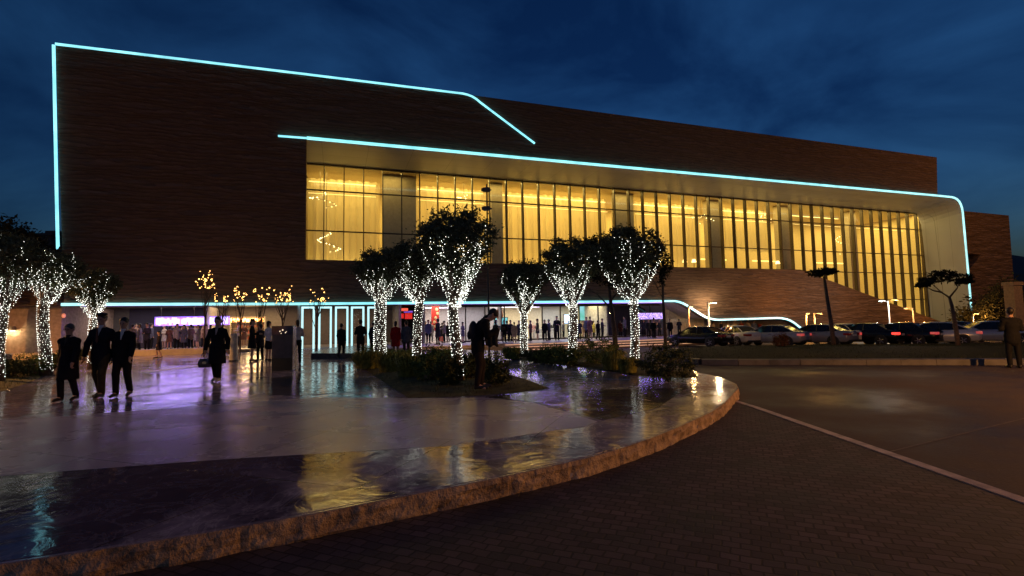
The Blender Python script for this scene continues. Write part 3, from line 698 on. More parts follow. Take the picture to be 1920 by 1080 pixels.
# shop front glazing
mull = [846, 873, 909, 946, 982, 1017, 1051, 1082, 1122, 1152, 1190, 1220, 1246]
prev = None
for x in mull:
    s = fp(x, 610, 3.4)[0]
    b = MB(); b.box(s-.04, s+.04, 3.34, 3.46, .02, 2.95); b.build('shop_mullion', FRAME, hall)
    if prev is not None:
        b = MB(); b.add([(prev+.04, 3.4, .14), (s-.04, 3.4, .14), (s-.04, 3.4, 2.80), (prev+.04, 3.4, 2.80)], [(0,1,2,3)]); b.build('shop_pane', GLASS, hall)
        for z0_, z1_ in ((.02, .14), (2.72, 2.95)):
            b = MB(); b.box(prev+.04, s-.04, 3.36, 3.44, z0_, z1_); b.build('shop_rail', FRAME, hall)
    prev = s
for x in (716, 750, 790): 
    s = fp(x, 610, 1.6)[0]; b = MB(); b.box(s-.09, s+.09, 1.5, 1.75, .02, 2.95); b.build('pillar', M((.28,.16,.10), .6), hall)
# lit ceiling panels of the shops
for x0, x1, en, c in [(200,390,75,(1,.82,.75)),(395,530,75,(1,.68,.36)),(540,700,60,(1,.72,.45)),(792,843,95,(1,.86,.72)),(848,926,95,(.95,.93,1)),(932,1015,165,(1,.86,.62)),(1018,1082,100,(.9,.93,1)),(1086,1120,75,(1,.85,.45)),(1152,1240,14,(.7,.55,1))]:
    s0, s1 = fp(x0, 600, 5.5)[0], fp(x1, 600, 5.5)[0]
    area_light('shop_light', ((s0+s1)/2, 5.6, 2.9), s1-s0, en*1.5, c, hall, size_y=2.5)
area_light('passage_light', ((fp(1250,600,2)[0]+fp(1300,600,2)[0])/2, 1.9, 2.85), 2.5, 70, (1,.8,.5), hall, size_y=1.5)
area_light('passage_light', (33, 3.5, 1.5), 8, 12, (1,.8,.62), hall, size_y=1)
for x0, x1, o in [(925, 1012, 6.4), (790, 842, 6.4)]:
    s0, s1 = fp(x0, 600, o)[0], fp(x1, 600, o)[0]; b = MB(); b.box(s0, s1, o, o+.05, 2.76, 2.84); b.build('violet_light_line', E((.34,.16,1.0), 1.2), hall)
for a_, c_ in ((-12.8, -3.9), (3.2, 14.8), (15.0, 26.8)):
    b = MB(); b.box(a_, c_, .78, .86, 2.87, 2.93); b.build('violet_light_line', E((.36,.14,1.0), 2.2), hall)
    area_light('violet_line_light', ((a_+c_)/2, .82, 2.85), c_-a_, 7.5*(c_-a_), (.34,.14,1.0), hall, rot=(math.radians(-28), 0, 0), size_y=.06)
# neon door portals
for k, x in enumerate([(565,590),(597,622),(628,653),(658,683),(689,713)]):
    s0, s1 = fp(x[0], 612, .2)[0], fp(x[1], 612, .2)[0]
    b = MB(); w_ = .058; zt = fp(x[0], 575, .2)[2]
    b.box(s0, s0+2*w_, .1, .28, .02, zt); b.box(s1-2*w_, s1, .1, .28, .02, zt); b.box(s0+2*w_, s1-2*w_, .1, .28, zt-2*w_, zt)
    d = b.build('door_portal', E((.50,.95,1.0), 1.15), hall)
    b = MB(); b.add([(s0+.17, .22, .03), (s1-.17, .22, .03), (s1-.17, .22, zt-.16), (s0+.17, .22, zt-.16)], [(0,1,2,3)]); b.build('door_pane', GLASS, d)
s = fp(561, 612, .2)[0]; b = MB(); b.box(s-.1, s+.05, .1, .3, .02, 2.9); b.build('door_post', M((.5,.5,.5), .4), hall)

# ---- separate things on the ground floor
def screen(name, x0, x1, y0, y1, off, mat, label, cat, frame=DARKM, th=.08):
    (s0, _, z1), (s1, _, z0) = fp(x0, y0, off), fp(x1, y1, off)
    t = fthing(name, (s0+s1)/2, off, z0, label, cat); w2, h = (s1-s0)/2, z1-z0
    b = MB(); b.box(-w2-.04, w2+.04, 0, th, -.04, h+.04); b.build('housing', frame, t)
    b = MB(); b.add([(-w2, -.006, 0), (w2, -.006, 0), (w2, -.006, h), (-w2, -.006, h)], [(0,1,2,3)]); b.build('display', mat, t)
    return t, w2, h
def mat_screen(c0, c1, strength, scale=3.0, glyph=False, sx=1.0):
    q, n = new_mat('screen_picture'); lk = n.links.new; b = principled(n, (.02,.02,.02), .3)
    t = N(n, 'ShaderNodeTexCoord'); mp = N(n, 'ShaderNodeMapping'); mp.inputs['Scale'].default_value = (sx, 1, 1); lk(t.outputs['Object'], mp.inputs[0])
    no = N(n, 'ShaderNodeTexVoronoi' if glyph else 'ShaderNodeTexNoise', Scale=scale); lk(mp.outputs[0], no.inputs['Vector'])
    cr = N(n, 'ShaderNodeValToRGB'); e = cr.color_ramp.elements; e[0].position=.32; e[0].color=(*c0,1); e[1].position=.6; e[1].color=(*c1,1)
    lk(no.outputs['Distance' if glyph else 'Fac'], cr.inputs[0]); lk(cr.outputs[0], b.inputs['Emission Color']); b.inputs['Emission Strength'].default_value = strength
    return q
VIO = E((.12,.03,.8), .5)
# violet board over the left hall, three panels of white glyph bars
(s0, _, z1), (s1, _, z0) = fp(290, 594, 4.5), fp(430, 609, 4.5)
t = fthing('led_board', (s0+s1)/2, 4.5, z0, 'long violet light board with white lettering above the left entrance crowd', 'light board')
w2, h = (s1-s0)/2, z1-z0
b = MB(); b.box(-w2, w2, 0, .15, 0, h); b.build('housing', VIO, t)
r4 = random.Random(5)
for a, c in [(.02,.32),(.35,.68),(.71,.98)]:
    b = MB(); x = a
    while x < c-.012:
        wd = r4.uniform(.010,.03); hh = r4.uniform(.45,.8); z = r4.uniform(.08,.9-hh)
        b.box(-w2+2*w2*x, -w2+2*w2*min(c, x+wd), -.02, -.002, h*z, h*(z+hh)); x += wd + r4.uniform(.004,.01)
    b.build('lettering', E((.72,.70,1.0), 1.5), t)
area_light('board_glow', (0, -.3, h*.5), 2*w2, 45, (.30,.12,1.0), t, rot=(math.radians(65), 0, 0), size_y=.4)
for i in range(3): (b := MB()).box(-w2+.3+i*(w2-.3), -w2+.36+i*(w2-.3), .04, .10, h, 2.95-z0); b.build('hanger', DARKM, t)
# violet sign by the right passage
t, w2, h = screen('led_sign', 1196, 1244, 587, 598, 3.0, mat_screen((.05,.01,.25), (.62,.42,1.0), 1.7, 9.0, True, 2.2), 'violet glowing sign with ragged lettering on the dark shop front at right', 'light sign')
(b := MB()).box(-.03, .03, .1, .16, h, 2.94-fp(1196,598,3.0)[2]); b.build('hanger', DARKM, t)
screen('wall_screen', 1087, 1121, 574, 600, 7.7, mat_screen((.12,.65,.50), (.35,.85,.95), .9, 1.2), 'large pale turquoise wall screen in the beige shop', 'screen')
t, w2, h = screen('info_screen', 927, 952, 596, 626, 4.6, mat_screen((.02,.30,.38), (.30,.9,.95), .9, 1.6), 'upright cyan display behind the bowed photographer', 'screen')
z_ = fp(927, 626, 4.6)[2]; (b := MB()).box(-.06, .06, .0, .07, -z_+.05, -.04); b.box(-.3, .3, -.15, .2, -z_+.02, -z_+.06); b.build('stand', DARKM, t)
screen('info_screen', 1058, 1067, 590, 606, 7.2, E((.10,.45,1.0), 2.2), 'small bright blue screen at the edge of the grey shop', 'screen')
screen('wall_screen', 748, 757, 588, 597, 6.5, E((1,.02,.01), .75), 'small red screen beside the lit tree nearest the doors', 'screen')
screen('wall_screen', 759, 773, 587, 598, 6.5, E((1,.025,.01), .65), 'wider red screen in the dark shop behind the grey coat', 'screen')
screen('ceiling_sign', 745, 765, 578, 583, 5.0, E((1,.12,.04), 1.0), 'thin red and orange sign under the dark shop ceiling', 'light sign')
screen('ceiling_sign', 757, 774, 583, 586, 5.1, E((.25,.08,.8), .7), 'thin violet sign under the dark shop ceiling', 'light sign')
# lit cabinet shop
(s0, _, z1), (s1, _, z0) = fp(431, 594, 6.0), fp(496, 648, 6.0)
t = fthing('lit_cabinet', (s0+s1)/2, 6.0, .12, 'bright warm glowing display cabinet with shelves behind the guests', 'display cabinet'); w2 = (s1-s0)/2; h = z1-.12
b = MB(); b.box(-w2, w2, .55, .62, 0, h); b.box(-w2, -w2+.06, 0, .55, 0, h); b.box(w2-.06, w2, 0, .55, 0, h); b.box(-w2, w2, 0, .55, h-.06, h); b.build('carcass', M((.75,.6,.4), .6), t)
for k in range(1, 5): (b := MB()).box(-w2+.07, w2-.07, .08, .54, h*k/5, h*k/5+.04); b.build('shelf', M((.6,.45,.3), .6), t)
for k in range(9):
    x = -w2+.2+(2*w2-.4)*k/8
    for j in range(4):
        if r4.random() > .8: continue
        v = empty('vase', fw((s0+s1)/2+x+r4.uniform(-.05,.05), 6.3, .12+h*(j+1)/5+.045), YAW, 'small glazed vase on the shelves of the glowing cabinet', 'vase', 'vases in the glowing cabinet')
        b = MB(); b.sm = True; b.lathe([(.07,0),(.09,.1),(.05,.2),(.03,.26)], (0,0,0), 10); b.build('vessel', M((.5+.3*r4.random(), .25, .12), .4), v)
        b = MB(); b.lathe([(.032,0),(.04,.015)], (0,0,.26), 10); b.build('rim', M((.5,.35,.2), .4), v)
area_light('cabinet_light', (0, .2, h-.1), 2*w2-.2, 150, (1,.66,.28), t, size_y=.3)
area_light('cabinet_light', (0, -.05, h*.5), 2*w2-.2, 30, (1,.66,.28), t, rot=(math.radians(-90),0,0), size_y=.6)
# red patterned banner column and orange petal ornament
(s0, _, z1), (s1, _, z0) = fp(808, 572, 5.2), fp(824, 645, 5.2)
t = fthing('banner_column', (s0+s1)/2, 5.2, .02, 'red column banner with gold ornaments inside the white shop', 'banner'); w2 = (s1-s0)/2; h = 2.85
b = MB(); b.prism([(-w2, 1.0), (-w2*.8, h), (w2, h), (w2*.9, 1.3), (w2*2.2, .0), (w2*1.3, 0), (0, .9)], 0, .12); b.build('cloth', M((.55,.03,.02), .7, vary=.4, scale=5), t)
for k in range(5): (b := MB()).blob((r4.uniform(-w2,w2)*.6, -.02, 1.25+k*.34), (.12,.02,.13)); b.build('ornament', M((.7,.5,.25), .5), t)
area_light('banner_light', (0, -1.2, 2.7), .6, 9, (1,.6,.4), t, rot=(math.radians(40),0,0))
c = fp(936, 587, 4.2); t = fthing('petal_ornament', c[0], 4.2, c[2], 'orange petal shaped ornament hanging above the photographer', 'hanging ornament')
for k, (dx, tilt) in enumerate([(-.16,.5),(.14,-.15),(.0,.15)]):
    b = MB(); b.sm = True
    b.blob((0,0,0), (.20,.08,.50), 10, 8); o = b.build('petal', M((.62,.20,.09), .5), t); o.location = (dx, k*.05, 0); o.rotation_euler = (0, tilt, 0)
(b := MB()).tube([(0,.05,.35),(0,.05,2.9-c[2])], .012, 6); b.build('cord', DARKM, t)
# white counters and flower vase
WHITEM = M((.7,.68,.66), .5)
for x, lab in [(1008, 'white reception counter with a low back in the cream shop'), (1036, 'white counter with flowers beside the standing guest')]:
    s = fp(x, 620, 5.8)[0]; t = fthing('counter', s, 5.8, .02, lab, 'counter')
    b = MB(); b.box(-.55, .55, 0, .5, 0, .8); b.build('front', WHITEM, t, bevel=.03)
    b = MB(); b.box(-.62, .62, -.06, .56, .8, .86); b.build('top', M((.8,.78,.75), .3), t)
    b = MB(); b.box(-.3, .1, .2, .24, .86, 1.16); b.box(-.12, -.08, .2, .3, .86, .95); b.build('monitor', DARKM, t)
s = fp(1000, 620, 5.2)[0]; t = fthing('flower_vase', s, 5.2, .02, 'tall vase of pink blossom in the cream shop', 'vase')
b = MB(); b.lathe([(.12,0),(.16,.3),(.10,.65),(.13,.75)], (0,0,0), 12); b.build('vase', WHITEM, t)
b = MB()
for k in range(140):
    p = Vector((r4.gauss(0,.18), r4.gauss(0,.15), 1.0+r4.gauss(0,.18))); b.octa(p, r4.uniform(.02,.04))
b.build('blossom', M((.6,.25,.28), .7), t)

# the low ramp and lit stone steps before the doors
P = [gp(583,672.5), gp(598,666), gp(622,659.5), gp(650,656), gp(700,655), gp(700,668), gp(662,672.5)]
t = MB(); t.prism([(p.x, p.y) for p in P], .006, .24, 'xy'); tag(t.build('entrance_ramp', M((.035,.03,.045), .25)), 'low dark curved stone ramp before the neon doors', 'ramp')
P = [Vector(_P0 + _D*s + _N*o) for s, o in [(5.0,-4.3),(6.3,-4.7),(10,-4.6),(11.2,-4.0),(11.0,-3.5),(5.2,-3.5)]]
b = MB(); b.prism([(p.x, p.y) for p in P], -.6, -.02, 'xy'); b.prism([(p.x+(7-p.x)*.0, p.y+.45) for p in P], -.02, .10, 'xy')
st = tag(b.build('stone_steps', M((.50,.36,.22), .5, vary=.35, scale=2)), 'golden lit flat stone steps left of the long terrace', 'steps')
o = area_light('step_glow', fw(8, -5.2, 1.2), 3.0, 22, (1,.62,.22)); 
tag(o)

# kiosk pillar and pale post on the plaza
kp = gp(528, 695); KT = empty('kiosk_pillar', kp, .08, 'dark rectangular information pillar with a glossy top standing on the wet plaza', 'kiosk')
kw = .5*36*kp.y/930; kh = (695-612)*kp.y/930
b = MB(); b.box(-kw, kw, 0, .35, 0, kh*.28); b.build('plinth', M((.012,.012,.013), .3), KT)
b = MB(); b.box(-kw, kw, .0, .35, kh*.28, kh*.80); b.build('panel', M((.12,.085,.075), .45), KT)
b = MB(); b.box(-kw-.01, kw+.01, -.02, .37, kh*.80, kh); b.build('glass_head', M((.10,.095,.13), .08), KT)
b = MB()
for dx, dz, r_ in [(-.06,.12,.02),(.03,.16,.025),(.12,.07,.018),(-.02,.05,.015),(.15,.1,.012)]: b.blob((dx, -.03, kh*.80+dz), (r_, .008, r_))
b.build('indicator', E((1,.75,.5), 1.2), KT)
b = MB(); b.box(kw, kw+.03, .02, .33, .02, kh*.98); b.build('edge_trim', M((.45,.38,.33), .25, metal=.7), KT)
p = gp(438, 677); t = empty('pale_post', p, 0, 'slim pale bollard post lit yellow beside the woman with the handbag', 'post')
b = MB(); b.lathe([(.15,0),(.15,1.15),(.12,1.2)], (0,0,0), 14); b.build('shaft', M((.60,.55,.42), .5), t)
b = MB(); b.lathe([(.19,0),(.19,.05)], (0,0,0), 14); b.build('foot', DARKM, t)
# ------------------------------------------------------------------ neighbours of the hall
# brick annex at right with its dark triangular opening
ax = empty('brick_annex', fw(68.6, 1.5, 0), YAW, 'orange lit brick block beyond the right end of the hall', 'building')
b = MB(); b.prism([(.14, 8.36), (.14, 13.3), (9.0, 13.25), (8.85, 6.5), (.58, 6.5), (3.0, 8.30)], 0, 25); b.prism([(.14, -1), (.14, 6.49), (8.85, 6.49), (8.7, -1)], 0, 25); b.prism([(.14, 6.5), (.14, 8.35), (.3, 8.35), (.55, 6.5)], 0, 25)
b.build('wall', mat_brick(), ax)
b = MB(); b.prism([(.3, 8.35), (2.98, 8.29), (.56, 6.51)], 1.2, 1.3); b.build('opening_shade', M((.015,.012,.012), .5), ax)  # near-black sheet set back as the shade inside the triangular opening
p = zp(1907, 632, 44); t = empty('gate_pier', (p.x, p.y, -.5), .2, 'pale orange square gate pier at the right edge', 'gate pier')
h = zp(1900, 529, 44).z + .5
b = MB(); b.box(-.48, .48, -.4, .4, 0, h-.3); b.build('shaft', M((.20,.13,.075), .7), t)
b = MB(); b.box(-.56, .56, -.48, .48, h-.3, h); b.build('cap', M((.20,.13,.08), .7), t)
# low building at left with two wall lamps
lb = empty('low_building', fw(-13.6, 1.0, 0), YAW, 'low beige building with ribbed fascia left of the hall', 'building')
b = MB(); b.box(-22, -.2, 0, 14, 0, 2.9); b.build('wall', M((.40,.30,.24), .7), lb)
b = MB(); b.box(-22, -.05, -.9, 14, 2.92, 4.2); b.build('fascia', BRICK, lb)
WL = (1.0, .72, .36)
for x in (8, 24):
    c = fp(x, 618, .85); 
    b = MB(); b.lathe([(.05,0),(.13,.02),(.13,.22),(.05,.24)], (c[0]+13.6, -.16, c[2]-.05), 10); o = b.build('wall_lamp', M((.2,.17,.15), .5), lb)
    b = MB(); b.lathe([(.11,0),(.11,.02)], (c[0]+13.6, -.16, c[2]-.075), 10); b.build('lens', E(WL, 6), o)
    point_light('wall_lamp_light', (c[0]+13.6, -.28, c[2]-.15), 16, WL, .05, lb)
c = fp(124, 592, .9); b = MB(); b.blob((c[0]+13.6-.1, -.12, c[2]), (.10,.08,.13)); b.build('red_lantern', E((1,.16,.04), .6), lb)
# stall of red and gold boxes by the low wall
p = gp(30, 668); t = empty('gift_stall', p, YAW, 'low stepped stall of red and gold parcels at the left edge', 'stall')
r5 = random.Random(9)
b = MB(); b.box(-2.2, 2.2, 0, .9, 0, .25); b.box(-2.2, 2.2, .3, .9, .25, .5); b.box(-2.2, 2.2, .6, .9, .5, .75); b.build('tier', M((.5,.38,.22), .6), t)
area_light('stall_light', (0, -.6, 2.2), 3, 26, (1,.62,.25), t, rot=(math.radians(20),0,0))
for k in range(11):
    x = -2.0 + k*.39; lvl = k % 3
    zz = [.255,.505,.755][lvl]; y = [.02,.32,.62][lvl]; q = r5.uniform(.12,.2)
    g = empty('parcel', p + Vector((math.cos(YAW)*x - math.sin(YAW)*(y+.14), math.sin(YAW)*x + math.cos(YAW)*(y+.14), zz)), YAW+r5.uniform(-.3,.3), 'small red or gold parcel with a ribbon on the stepped stall', 'parcel', 'parcels on the stepped stall')
    red = k % 2
    b = MB(); b.box(-q/2-.03, q/2+.03, -.1, .1, 0, q); b.build('box', M((.55,.05,.03) if red else (.7,.5,.2), .5), g, bevel=.01)
    b = MB(); b.box(-.02, .02, -.104, .104, -.001, q+.004); b.build('ribbon', M((.75,.6,.3) if red else (.6,.06,.04), .5), g)
# far silhouettes
for x0, x1, y0, Z, lab in [(52, 97, 438, 75, 'distant dark block with a stepped roof behind the left trees'), (109, 122, 434, 80, 'distant narrow dark tower beside the hall corner')]:
    a, c = zp(x0, y0, Z), zp(x1, y0, Z)
    t = empty('far_building', (a.x, Z, 0), 0, lab, 'building'); w_ = c.x - a.x
    b = MB(); b.box(0, w_, 0, 12, 0, a.z-.4); b.build('wall', M((.05,.045,.045), .8), t)
    b = MB(); b.box(-.3, w_+.3, -.3, 12.3, a.z-.4, a.z); b.box(w_*.2, w_*.6, 2, 8, a.z, a.z+.8); b.build('roof', M((.04,.035,.035), .8), t)
# loudspeakers / cameras on the mast behind the central trees
mp_ = zp(917, 625, 25); t = empty('camera_mast', (mp_.x, mp_.y, ground_z(mp_.x, mp_.y)), 0, 'slim mast with two boxy cameras rising behind the tallest lit tree', 'mast')
ht = zp(917, 345, 25).z - ground_z(mp_.x, mp_.y)
b = MB(); b.tube([(0,0,0),(0,0,ht)], [.06,.035], 8); b.build('pole', DARKM, t)
for y in (356, 391):
    z = zp(917, y, 25).z - ground_z(mp_.x, mp_.y)
    b = MB(); b.box(-.20, .16, -.12, .12, z-.10, z+.10); b.box(-.28, -.20, -.08, .08, z-.06, z+.08); b.box(.16, .24, -.04, .04, z-.03, z+.03); b.build('camera', M((.10,.09,.08), .5), t, bevel=.01)
# ------------------------------------------------------------------ trees, fairy lights, shrubs
BARK = M((.10,.065,.045), .85, vary=.4, scale=14, bump=.5)
LEAF = mat_leaf((.10,.115,.065), (.19,.21,.12)); LEAF2 = mat_leaf((.09,.10,.055), (.17,.18,.10)); LEAFD = mat_leaf((.022,.022,.012), (.04,.04,.018))
BULB = E((.95,1.0,.88), 5.5); GOLD = E((1.0,.50,.12), 6.0)
def leaf_quad(mb, p, size, rg, asp=.45):
    a = Vector((rg.gauss(0,1), rg.gauss(0,1), rg.gauss(0,.7)+.2)).normalized()
    c = a.cross(Vector((rg.gauss(0,1), rg.gauss(0,1), rg.gauss(0,1)))).normalized()
    l, w_ = a*size, c*size*asp*.5
    mb.add([p, p + l*.45 + w_, p + l, p + l*.45 - w_], [(0,1,2,3)])
def clump_crown(mb, centre, rad, n_clump, n_leaf, size, rg, flat=0.0, hollow=.35, skirt=1.0, spread=.20):
    rx, ry, rz = rad
    for k in range(n_clump):
        while True:
            q = Vector((rg.uniform(-1,1), rg.uniform(-1,1), rg.uniform(-1,1)))
            if hollow < q.length < 1: break
        if q.z < 0: q.x *= 1 - skirt*(-q.z)*.75; q.y *= 1 - skirt*(-q.z)*.75
        jit = 1 + .16*mnoise.noise(q*2.2 + centre)
        cpos = Vector((centre.x + q.x*rx*jit, centre.y + q.y*ry*jit, centre.z + q.z*rz*jit))
        sp = rg.uniform(.6, 1.25)*spread
        for i in range(int(n_leaf*rg.uniform(.5, 1.4))):
            leaf_quad(mb, cpos + Vector((rg.gauss(0,sp*.5)*rx, rg.gauss(0,sp*.5)*ry, rg.gauss(0,sp*.5)*rz)), size*rg.uniform(.7,1.4), rg)
BULB2 = E((1.0,.98,.84), 3.4); BULB3 = E((.95,1.0,.84), 1.6)
bulb_meshes = [(lambda b: (b.octa((0,0,0), .0115), b.mesh('bulb', q))[1])(MB()) for q in (BULB, BULB2, BULB3)]
def lit_tree(base, H, R_, fork, tr, seed, tlabel, llabel, top_off=(0,0), bulb_top=.78, nb=560, group='trees wrapped in white fairy lights'):
    rg = random.Random(seed); bs = .82 + max(0, base.y-13)*.03
    t = empty('lit_tree', base, 0, tlabel, 'tree', 'clipped trees on the plaza')
    lean = Vector((rg.uniform(-.06,.06), rg.uniform(-.06,.06), 0))
    tp = lambda z: Vector((lean.x*z + .03*math.sin(z*2+seed), lean.y*z + .03*math.cos(z*1.7+seed), z))
    limbs = []
    b = MB(); b.sm = True
    b.tube([tp(fork*k/6) - Vector((0,0,.1 if k == 0 else 0)) for k in range(7)], [tr*(1.25 if k == 0 else 1-.03*k) for k in range(7)], 10)
    nl = 9
    for k in range(nl):
        a = 2*PI*k/nl + rg.uniform(-.25,.25); rr = R_*rg.uniform(.45,.88) if k % 3 else R_*.3
        p0 = tp(fork - .06 - .03*(k % 3)); p3 = Vector((math.cos(a)*rr + top_off[0], math.sin(a)*rr + top_off[1], H*rg.uniform(.72,.93)))
        p1 = p0 + Vector((math.cos(a)*rr*.35, math.sin(a)*rr*.35, (H-fork)*.22)); p2 = p0.lerp(p3, .66) + Vector((math.cos(a), math.sin(a), 0))*rr*.18
        pts = [p0*(1-u)**3 + p1*3*u*(1-u)**2 + p2*3*u*u*(1-u) + p3*u**3 for u in [i/8 for i in range(9)]]
        b.tube(pts, [tr*.52*(1-.85*i/8) + .006 for i in range(9)], 6); limbs.append(pts)
    b.build('trunk', BARK, t)
    cz0 = fork + (H-fork)*.12
    cen = Vector((top_off[0], top_off[1], (cz0+H)/2 + (H-cz0)*.05)); rad = (R_, R_, (H-cz0)*.47)
    b = MB(); clump_crown(b, cen, rad, 290, 56, .085, rg, hollow=.35, skirt=.9, spread=.17)
    b.build('crown', LEAF if seed % 2 else LEAF2, t, fix=False)
    # ---- fairy lights, a thing of their own wound over trunk, limbs and lower crown
    g = empty('fairy_lights', base, 0, llabel, 'string lights', group)
    pos = []
    nb = int(nb*1.45)
    zt = fork + (H-fork)*bulb_top
    # one string wound round the trunk
    turns = (fork-.08)/.072; nn = int(turns*2*PI*tr/.058)
    for k in range(nn):
        u = k/nn; z = .10 + (fork-.08)*u; a = u*turns*2*PI + rg.gauss(0,.12)
        if z < .45 and rg.random() < .55*(1-z/.45): continue
        if rg.random() < .2: continue
        r_ = tr*(1-.12*z/fork) + .014; c = tp(z); pos.append(c + Vector((math.cos(a)*r_, math.sin(a)*r_, rg.gauss(0,.012))))
    # strands climbing limbs and crown
    for k in range(max(24, nb//17)):
        a = rg.uniform(0, 2*PI); zmax = fork + (zt-fork)*rg.uniform(.45, 1.06); z = fork - .12; inn_ = rg.uniform(.45, 1.04); drift = rg.gauss(0,.35)
        while z < zmax:
            f = (z-fork+.12)/(H-fork); rr = tr*.9 + (R_*.90-tr*.9)*min(1, max(0, f)*1.55)**.85
            if rg.random() < min(1, .35 + 1.6*f): pos.append(Vector((top_off[0]*f + math.cos(a)*rr*inn_ + rg.gauss(0,.018), top_off[1]*f + math.sin(a)*rr*inn_ + rg.gauss(0,.018), z)))
            z += rg.uniform(.028,.075)*(1 + .5*f); a += drift*.03 + rg.gauss(0,.07); inn_ = max(.4, min(1.05, inn_ + rg.gauss(0,.03)))
            if rg.random() < .03: z += .15
    for pts in limbs:
        for k in range(9):
            u = rg.random()**.8; i = min(7, int(u*8)); q = pts[i].lerp(pts[i+1], u*8-i) + Vector((rg.gauss(0,.03), rg.gauss(0,.03), rg.gauss(0,.03)))
            if q.z < zt: pos.append(q)
    toward = (Vector((0,0,0)) - Vector((base[0], base[1], 0))).normalized()
    pos.sort(key=lambda q: -(q.xy.dot(toward.xy)))
    for q in pos[:100]:
        o = link('bulb', rg.choice(bulb_meshes), g); o.location = q; o.scale = [rg.uniform(.7,1.15)*bs]*3
    b = MB()
    for q in pos[100:]: b.cur = rg.choice((0,0,1,1,2)); b.octa(q, rg.choice((.008,.010,.0115,.013))*bs)
    o = b.build('bulb_mass', [BULB, BULB2, BULB3], g, fix=False); o['kind'] = 'stuff'
    b = MB(); nw = 120
    b.tube([tp(.1 + (fork-.1)*k/nw) + Vector((math.cos(k*.75), math.sin(k*.75), 0))*(tr*1.04+.006) for k in range(nw+1)], .004, 4); b.build('wire', DARKM, g)
    return t
def tree_at(x, ybase, Z, ytop, wpx, yfork, trpx, seed, tl, ll, **k):
    p = zp(x, ybase, Z); zb = bed_z
    top = zp(x, ytop, Z).z
    return lit_tree(Vector((p.x, Z, zb)), top - zb, wpx/2*Z/930, zp(x, yfork, Z).z - zb, trpx*.44*Z/930, seed, tl, ll, **k)
bed_z = .06
tree_at(858, 715, 12.1, 394, 152, 566, 22, 1, 'tallest clipped tree in the middle bed, its crown before the golden windows', 'dense white fairy lights on the tallest tree beside the bowed photographer', nb=760, bulb_top=.80)
tree_at(780, 690, 14.6, 455, 118, 560, 18, 2, 'clipped tree half hidden behind the tallest lit tree of the middle bed', 'white fairy lights on the tree just left of the tallest one', nb=520)
tree_at(715, 672, 17.6, 470, 112, 560, 25, 3, 'stout clipped tree nearest the neon door portals', 'white fairy lights on the stout tree beside the neon doors', nb=620, bulb_top=.6)
tree_at(985, 668, 20.4, 492, 96, 585, 15, 4, 'smallest clipped tree of the right bed, just right of the photographer', 'white fairy lights on the smallest tree of the right bed', nb=520, bulb_top=.74)
tree_at(1075, 683, 17.2, 450, 112, 570, 18, 5, 'middle clipped tree of the right bed with a rounded crown', 'white fairy lights on the middle tree of the right bed', nb=600)
tree_at(1190, 695, 14.6, 428, 134, 562, 17, 6, 'broad crowned clipped tree at the right end of the right bed', 'white fairy lights on the broad tree beside the big dark shrub', nb=620, top_off=(-.1, 0), bulb_top=.8)
tree_at(85, 690, 16.5, 474, 106, 562, 20, 7, 'clipped tree of the left bed behind the person in the long coat', 'white fairy lights on the tree behind the long coat', nb=700, bulb_top=1.0)
tree_at(172, 680, 19.0, 508, 84, 590, 15, 8, 'small clipped tree behind the men in dark suits at left', 'white fairy lights on the small tree behind the two men in suits', nb=560, bulb_top=.95)
tree_at(0, 700, 14.5, 436, 116, 575, 18, 9, 'large clipped tree cut by the left edge of the view', 'white fairy lights on the tree at the far left edge', nb=620, bulb_top=.95)

# unlit trees
def plain_tree(trunk, rads, crowns, label, leaf=LEAFD, n=70, nl=40, size=.16, limbs=(), bark=BARK):
    b0 = Vector(trunk[0]); t = empty('dark_tree', b0, 0, label, 'tree')
    b = MB(); b.sm = True; b.tube([Vector(p)-b0 for p in trunk], rads, 8)
    for l in limbs: b.tube([Vector(p)-b0 for p in l], [rads[-1]*.8, rads[-1]*.5, rads[-1]*.2][:len(l)], 6)
    b.build('trunk', bark, t)
    b = MB(); rg = random.Random(len(label)*7)
    for c, r_ in crowns: clump_crown(b, Vector(c)-b0, r_, n, nl, size, rg, hollow=.1, skirt=.3, spread=.22)
    b.build('crown', leaf, t, fix=False); return t
def Zp(x, y, Z): return tuple(zp(x, y, Z))
gz = lambda x, Z: (zp(x, 640, Z).x, Z, ground_z(0, Z)-.05)
plain_tree([gz(1154,29), Zp(1152,620,29), Zp(1146,575,29), Zp(1140,520,29)], [.16,.14,.11,.07], [(Zp(1132,500,29), (1.25,1.2,1.35)), (Zp(1118,470,29.5), (.9,.9,.8))], 'unlit tree with a bare orange trunk between the two right lit trees', limbs=[(Zp(1147,580,29), Zp(1120,552,29), Zp(1098,540,29)), (Zp(1144,565,29), Zp(1165,540,29), Zp(1175,520,29))])
plain_tree([gz(1248,28), Zp(1246,610,28), Zp(1243,560,28), Zp(1243,500,28)], [.10,.09,.07,.04], [(Zp(1240,500,28), (.62,.6,1.1))], 'slim unlit tree with a straight orange trunk beside the black saloon', n=46, nl=26, limbs=[(Zp(1243,560,28), Zp(1230,535,28), Zp(1222,520,28))])
plain_tree([gz(1563,30), Zp(1559,610,30), Zp(1551,560,30), Zp(1545,518,30)], [.13,.12,.10,.07], [(Zp(1541,511,30), (.78,.7,.24)), (Zp(1532,514,30.2), (.5,.5,.14)), (Zp(1553,509,29.8), (.45,.45,.15))], 'leaning slim tree with a small flat crown on the traffic island', n=36, nl=28, size=.13)
